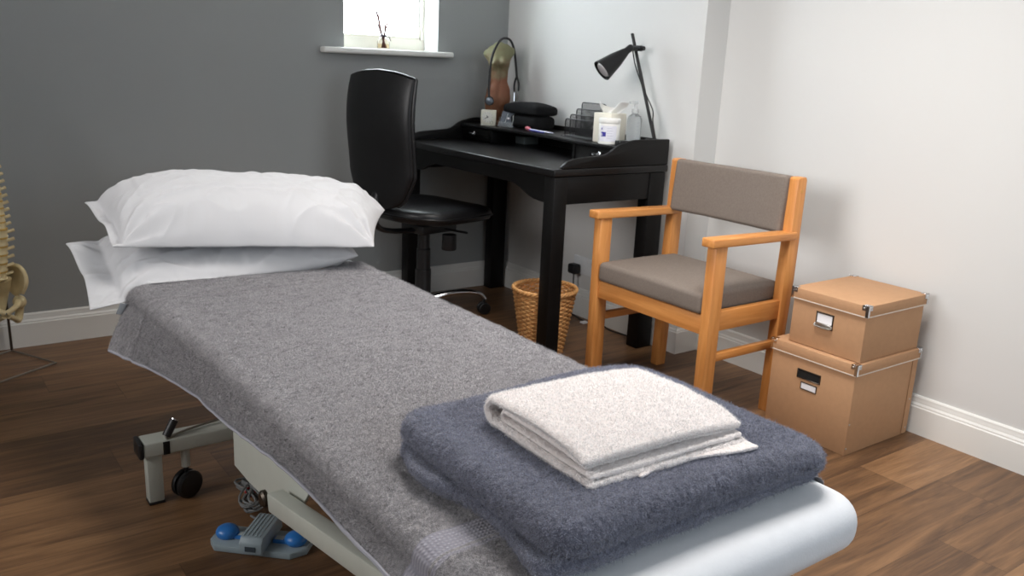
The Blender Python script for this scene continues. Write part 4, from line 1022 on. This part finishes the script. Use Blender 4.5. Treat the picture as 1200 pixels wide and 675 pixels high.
bm = nb(); box(bm, -.004, .028, -.001, .001, -.03, .0, .0006, 1, Matrix.Translation((-2.045, -1.238, .468)) @ Matrix.Rotation(.4, 4, 'Y') @ Matrix.Rotation(.5, 4, 'Z')); obj('care_label', bm, mat('care_tag', S(150, 155, 160), .6), bt, label='small pale care label')

# folded slate towel at the foot end
ft = thing('folded_towel', 'thick folded slate-grey towel at the foot end of the couch, under the white towel', 'towel', (-1.64, -2.6, .5))
bm = nb(); T0 = .507
def fd(p, n):
    k = terry(.0020, 120, .004, 7)(p, n)
    # softer, sagging edges and slightly skewed outline
    k.x += .020*(k.y+2.6)*.6; k.z -= .012*max(0, (k.x+1.52)/.15)**2*(1 if k.z > T0+.03 else 0)
    k.z += .004*nz(p, 3.5, 9)*(1 if p.z > T0+.03 else .1)
    k.y += .010*math.sin((p.x+1.9)*7)*(1 if p.y < -2.7 else 0)
    return k
slab(bm, -1.895, -1.365, -2.835, -2.395, T0+.012, T0+.066, .05, .027, .0045, fd, 10, 12)
PL.append((obj('top_fold', bm, dark_terry, ft, sharp=180), 150000, .0036, .00042, S(152, 155, 170), 2))
bm = nb()
def fd2(p, n):
    k = terry(.0018, 120, .005, 14)(p, n); k.x += .016*math.sin(p.y*23)*(1 if p.x < -1.8 else 0); return k
slab(bm, -1.905, -1.375, -2.825, -2.41, T0+.001, T0+.024, .03, .011, .005, fd2, 8, 8)
PL.append((obj('under_fold', bm, dark_terry, ft, sharp=180), 90000, .0033, .00042, S(152, 155, 170), 3))

# folded white towel
wt = thing('white_towel', 'fluffy white towel folded into a square on the slate-grey towel', 'towel', (-1.66, -2.65, T0+.066))
bm = nb(); wb = T0+.0665
def wd(p, n):
    k = p+n*(.0014*nz(p, 160)+.001*nz(p, 320, 4)+.002*nz(p, 14, 3))
    return k
def curve_pts(c, r, a0, a1, n=10): return [(c[0]+r*math.cos(math.radians(a0+(a1-a0)*k/n)), c[1]+r*math.sin(math.radians(a0+(a1-a0)*k/n))) for k in range(n+1)]
WYN, WYF = -2.755, -2.515        # near edge, far fold
# outer layer: bottom -> loop at the far fold -> top, thick pile on top
low = [(WYN-.010, wb+.005), (WYN+.06, wb+.005), (WYF-.02, wb+.006)]
path = low+curve_pts((WYF-.022, wb+.025), .0195, -90, 90)+[(WYF-.05, wb+.046), (-2.63, wb+.050), (WYN+.04, wb+.046), (WYN+.004, wb+.036)]
def skew(p):   # square lies slightly turned and sags at its right side
    x, y, z = p; xx = x+1.655; yy = y+2.64
    a = -.03; X = xx*math.cos(a)-yy*math.sin(a); Y = xx*math.sin(a)+yy*math.cos(a)
    zz = z
    if z > wb+.02: zz = z-.010*max(0, xx/.16)**2-.004*max(0, -xx/.16)**3
    return Vector((X-1.655, Y-2.64, zz))
def wds(p, n): return skew(wd(p, n))
ribbon(bm, path, .0125, -1.800, -1.500, 'x', .0042, wds, .010)
PL.append((obj('outer_fold', bm, white_terry, wt, sharp=180), 110000, .0024, .0004, S(255, 249, 247), 4))
bm = nb()
path2 = [(WYN-.006, wb+.0155), (WYN+.06, wb+.0155), (WYF-.04, wb+.017)]+curve_pts((WYF-.045, wb+.025), .0082, -90, 90)+[(WYN+.06, wb+.0335), (WYN+.008, wb+.027)]
ribbon(bm, path2, .0085, -1.795, -1.505, 'x', .0045, wds, .006)
obj('inner_fold', bm, white_terry, wt, sharp=180)
bm = nb()
ribbon(bm, [(WYN-.022, wb+.0055), (WYN+.02, wb+.0035)], .006, -1.72, -1.50, 'x', .004, lambda p, n: skew(p+n*.001*nz(p, 160)+Vector((0, .012*math.sin((p.x+1.72)*22), 0))), .005)
obj('loose_edge', bm, white_terry, wt, sharp=180)

# looped pile: short soft strands that belong to each towel's own mesh
def pile(o, n, length, rad, col, seed):
    mott = {1: .38, 4: .06}.get(seed, .28)
    hm = bpy.data.materials.new(o.name+'_pile'); hm.use_nodes = True; b = hm.node_tree.nodes['Principled BSDF']
    b.inputs['Roughness'].default_value = 1; b.inputs['Specular IOR Level'].default_value = .05
    nt = hm.node_tree; hi = nt.nodes.new('ShaderNodeHairInfo'); cr = nt.nodes.new('ShaderNodeValToRGB'); e = cr.color_ramp.elements
    e[0].color = (*[c*.60 for c in col], 1); e[1].color = (*[min(1, c*1.25) for c in col], 1)
    nt.links.new(hi.outputs['Random'], cr.inputs[0])
    tc = nt.nodes.new('ShaderNodeTexCoord'); mp = nt.nodes.new('ShaderNodeMapping'); mp.inputs['Scale'].default_value = (38, 95, 60); mp.inputs['Rotation'].default_value = (0, 0, .35)
    nt.links.new(tc.outputs['Object'], mp.inputs[0]); gn = nt.nodes.new('ShaderNodeTexNoise'); gn.inputs['Scale'].default_value = 1; gn.inputs['Detail'].default_value = 3; nt.links.new(mp.outputs[0], gn.inputs['Vector'])
    c2 = nt.nodes.new('ShaderNodeValToRGB'); e = c2.color_ramp.elements; lo = 1-mott; e[0].position = .32; e[0].color = (lo, lo, lo, 1); e[1].position = .52; e[1].color = (1, 1, 1, 1); nt.links.new(gn.outputs[0], c2.inputs[0])
    mx = nt.nodes.new('ShaderNodeMix'); mx.data_type = 'RGBA'; mx.blend_type = 'MULTIPLY'; mx.inputs[0].default_value = 1
    nt.links.new(cr.outputs[0], mx.inputs[6]); nt.links.new(c2.outputs[0], mx.inputs[7]); nt.links.new(mx.outputs[2], b.inputs['Base Color'])
    o.data.materials.append(hm)
    md = o.modifiers.new('pile', 'PARTICLE_SYSTEM'); ps = o.particle_systems[-1]; ps.seed = seed; st_ = ps.settings
    st_.type = 'HAIR'; st_.count = n; st_.hair_length = length; st_.hair_step = 3; st_.render_step = 2; st_.display_step = 2
    st_.use_advanced_hair = True; st_.brownian_factor = length*.5; st_.factor_random = length*.10; st_.length_random = .5
    st_.emit_from = 'FACE'; st_.use_modifier_stack = False; st_.distribution = 'RAND'; st_.use_emit_random = True
    st_.radius_scale = 1; st_.root_radius = rad; st_.tip_radius = rad*.6; st_.material = len(o.data.materials)
    if 'pile' in o.vertex_groups: ps.vertex_group_density = 'pile'
PILE = True
if PILE:
    for o_, n_, L_, r_c, c_, s_ in PL: pile(o_, n_, L_, r_c, c_, s_)

# ------------------------------------------------------------------ pillows
def pillow(name, label, FL, NL, NR, FR, h_up, h_dn, seed, floor=None, flap=0, amp=.006, hemline=None):
    FL, NL, NR, FR = map(Vector, (FL, NL, NR, FR)); bm = nb(); n = 110; m = 84
    def base(u, v):    # u -1 left .. 1 right ; v -1 near .. 1 far
        # mid-edges pulled in, so corners read as points
        uu_ = u*(1-.035*(1-v*v)*abs(u)**3); vv_ = v*(1-.05*(1-u*u)*abs(v)**3)
        a, b = (uu_+1)/2, (vv_+1)/2
        return (NL*(1-a)+NR*a)*(1-b)+(FL*(1-a)+FR*a)*b
    def bulge(u, v):
        uu_ = u
        if flap: uu_ = max(-1, -1+(u+1-flap)/(2-flap)*2)
        au = max(0, 1-abs(uu_)**4.6); av = max(0, 1-abs(v)**2.8)
        return (au**.55)*(av**.6)
    def wr(p, u, v):
        b = bulge(u, v); c = max(abs(u), abs(v))
        q = Vector((p.x*9, p.y*22, p.z*10+seed)); q2 = Vector((p.x*20+seed, p.y*14, p.z*24))
        r1 = 1-abs(noise.noise(q))*2; r2 = 1-abs(noise.noise(q2))*2
        w = amp*(.6*r1**3+.35*r2**3+.8*noise.noise(Vector((p.x*4, p.y*6, seed))))
        # pulls radiating from the corners
        for cu, cv in ((-1, -1), (1, -1), (-1, 1), (1, 1)):
            du, dv = u-cu, (v-cv)*.7; d = math.hypot(du, dv)
            if d < .7: w += amp*1.0*math.sin(math.atan2(dv, du)*13+seed)*(1-d/.7)*min(1, d*6)
        return w
    top, bot = [], []
    for i in range(n+1):
        rt_, rb_ = [], []
        u = -1+2*i/n; u = math.copysign(abs(u)**.85, u)
        for j in range(m+1):
            v = -1+2*j/m; v = math.copysign(abs(v)**.85, v)
            p = base(u, v); b = bulge(u, v); edge = (i in (0, n) or j in (0, m))
            w = 0 if edge else wr(p, u, v)
            zt_ = p.z+h_up*b+w*min(1, b*3+.25); zb_ = p.z-h_dn*b+(w*.3)*min(1, b*3)
            if u < -.70: k_ = min(1, (-.70-u)/.2); wv_ = .007*k_*math.sin(v*6+seed); zt_ += wv_+.003*k_; zb_ += wv_-.003*k_
            out = 0
            if hemline is not None and v > hemline+.03*math.sin(u*5) and -.74 < u < .88: zt_ += .006
            if floor is not None: zb_ = max(zb_, floor(p.x, p.y)) if floor(p.x, p.y) is not None else zb_; zt_ = max(zt_, zb_+.002)
            if edge:
                e = Vector((p.x, p.y, (zt_+zb_)/2+.003*noise.noise(Vector((p.x*20, p.y*20, seed)))))
                vv = bm.verts.new(e); rt_.append(vv); rb_.append(vv)
            else:
                sh = .0
                rt_.append(bm.verts.new((p.x, p.y, zt_))); rb_.append(bm.verts.new((p.x, p.y, zb_)))
        top.append(rt_); bot.append(rb_)
    for A, fl in ((top, 0), (bot, 1)):
        for i in range(n):
            for j in range(m):
                q = (A[i][j], A[i+1][j], A[i+1][j+1], A[i][j+1])
                bm.faces.new(q[::-1] if fl else q)
    o = single(name, bm, cotton, label, 'pillow', 'pillows stacked on the couch', sharp=180)
    md = o.modifiers.new('smooth', 'SUBSURF'); md.levels = 1; md.render_levels = 1
    return o
def fl_low(x, y):
    return .502 if x > -1.97 else .502-1.2*min(.15, -1.97-x)
pillow('pillow', 'lower white pillow on the couch, its open end drooping at the left', (-2.115, -.91, .560), (-2.115, -1.20, .450), (-1.40, -1.27, .535), (-1.33, -.85, .56), .075, .06, 3.1, fl_low, flap=.22, amp=.013)
pillow('pillow', 'upper plump white pillow lying on top of the other pillow', (-2.055, -.88, .665), (-2.045, -1.17, .598), (-1.385, -1.34, .574), (-1.215, -1.08, .628), .128, .012, 8.7, None, flap=.08, amp=.014, hemline=-.28)
print('verts', sum(len(o.data.vertices) for o in bpy.data.objects if o.type == 'MESH'))
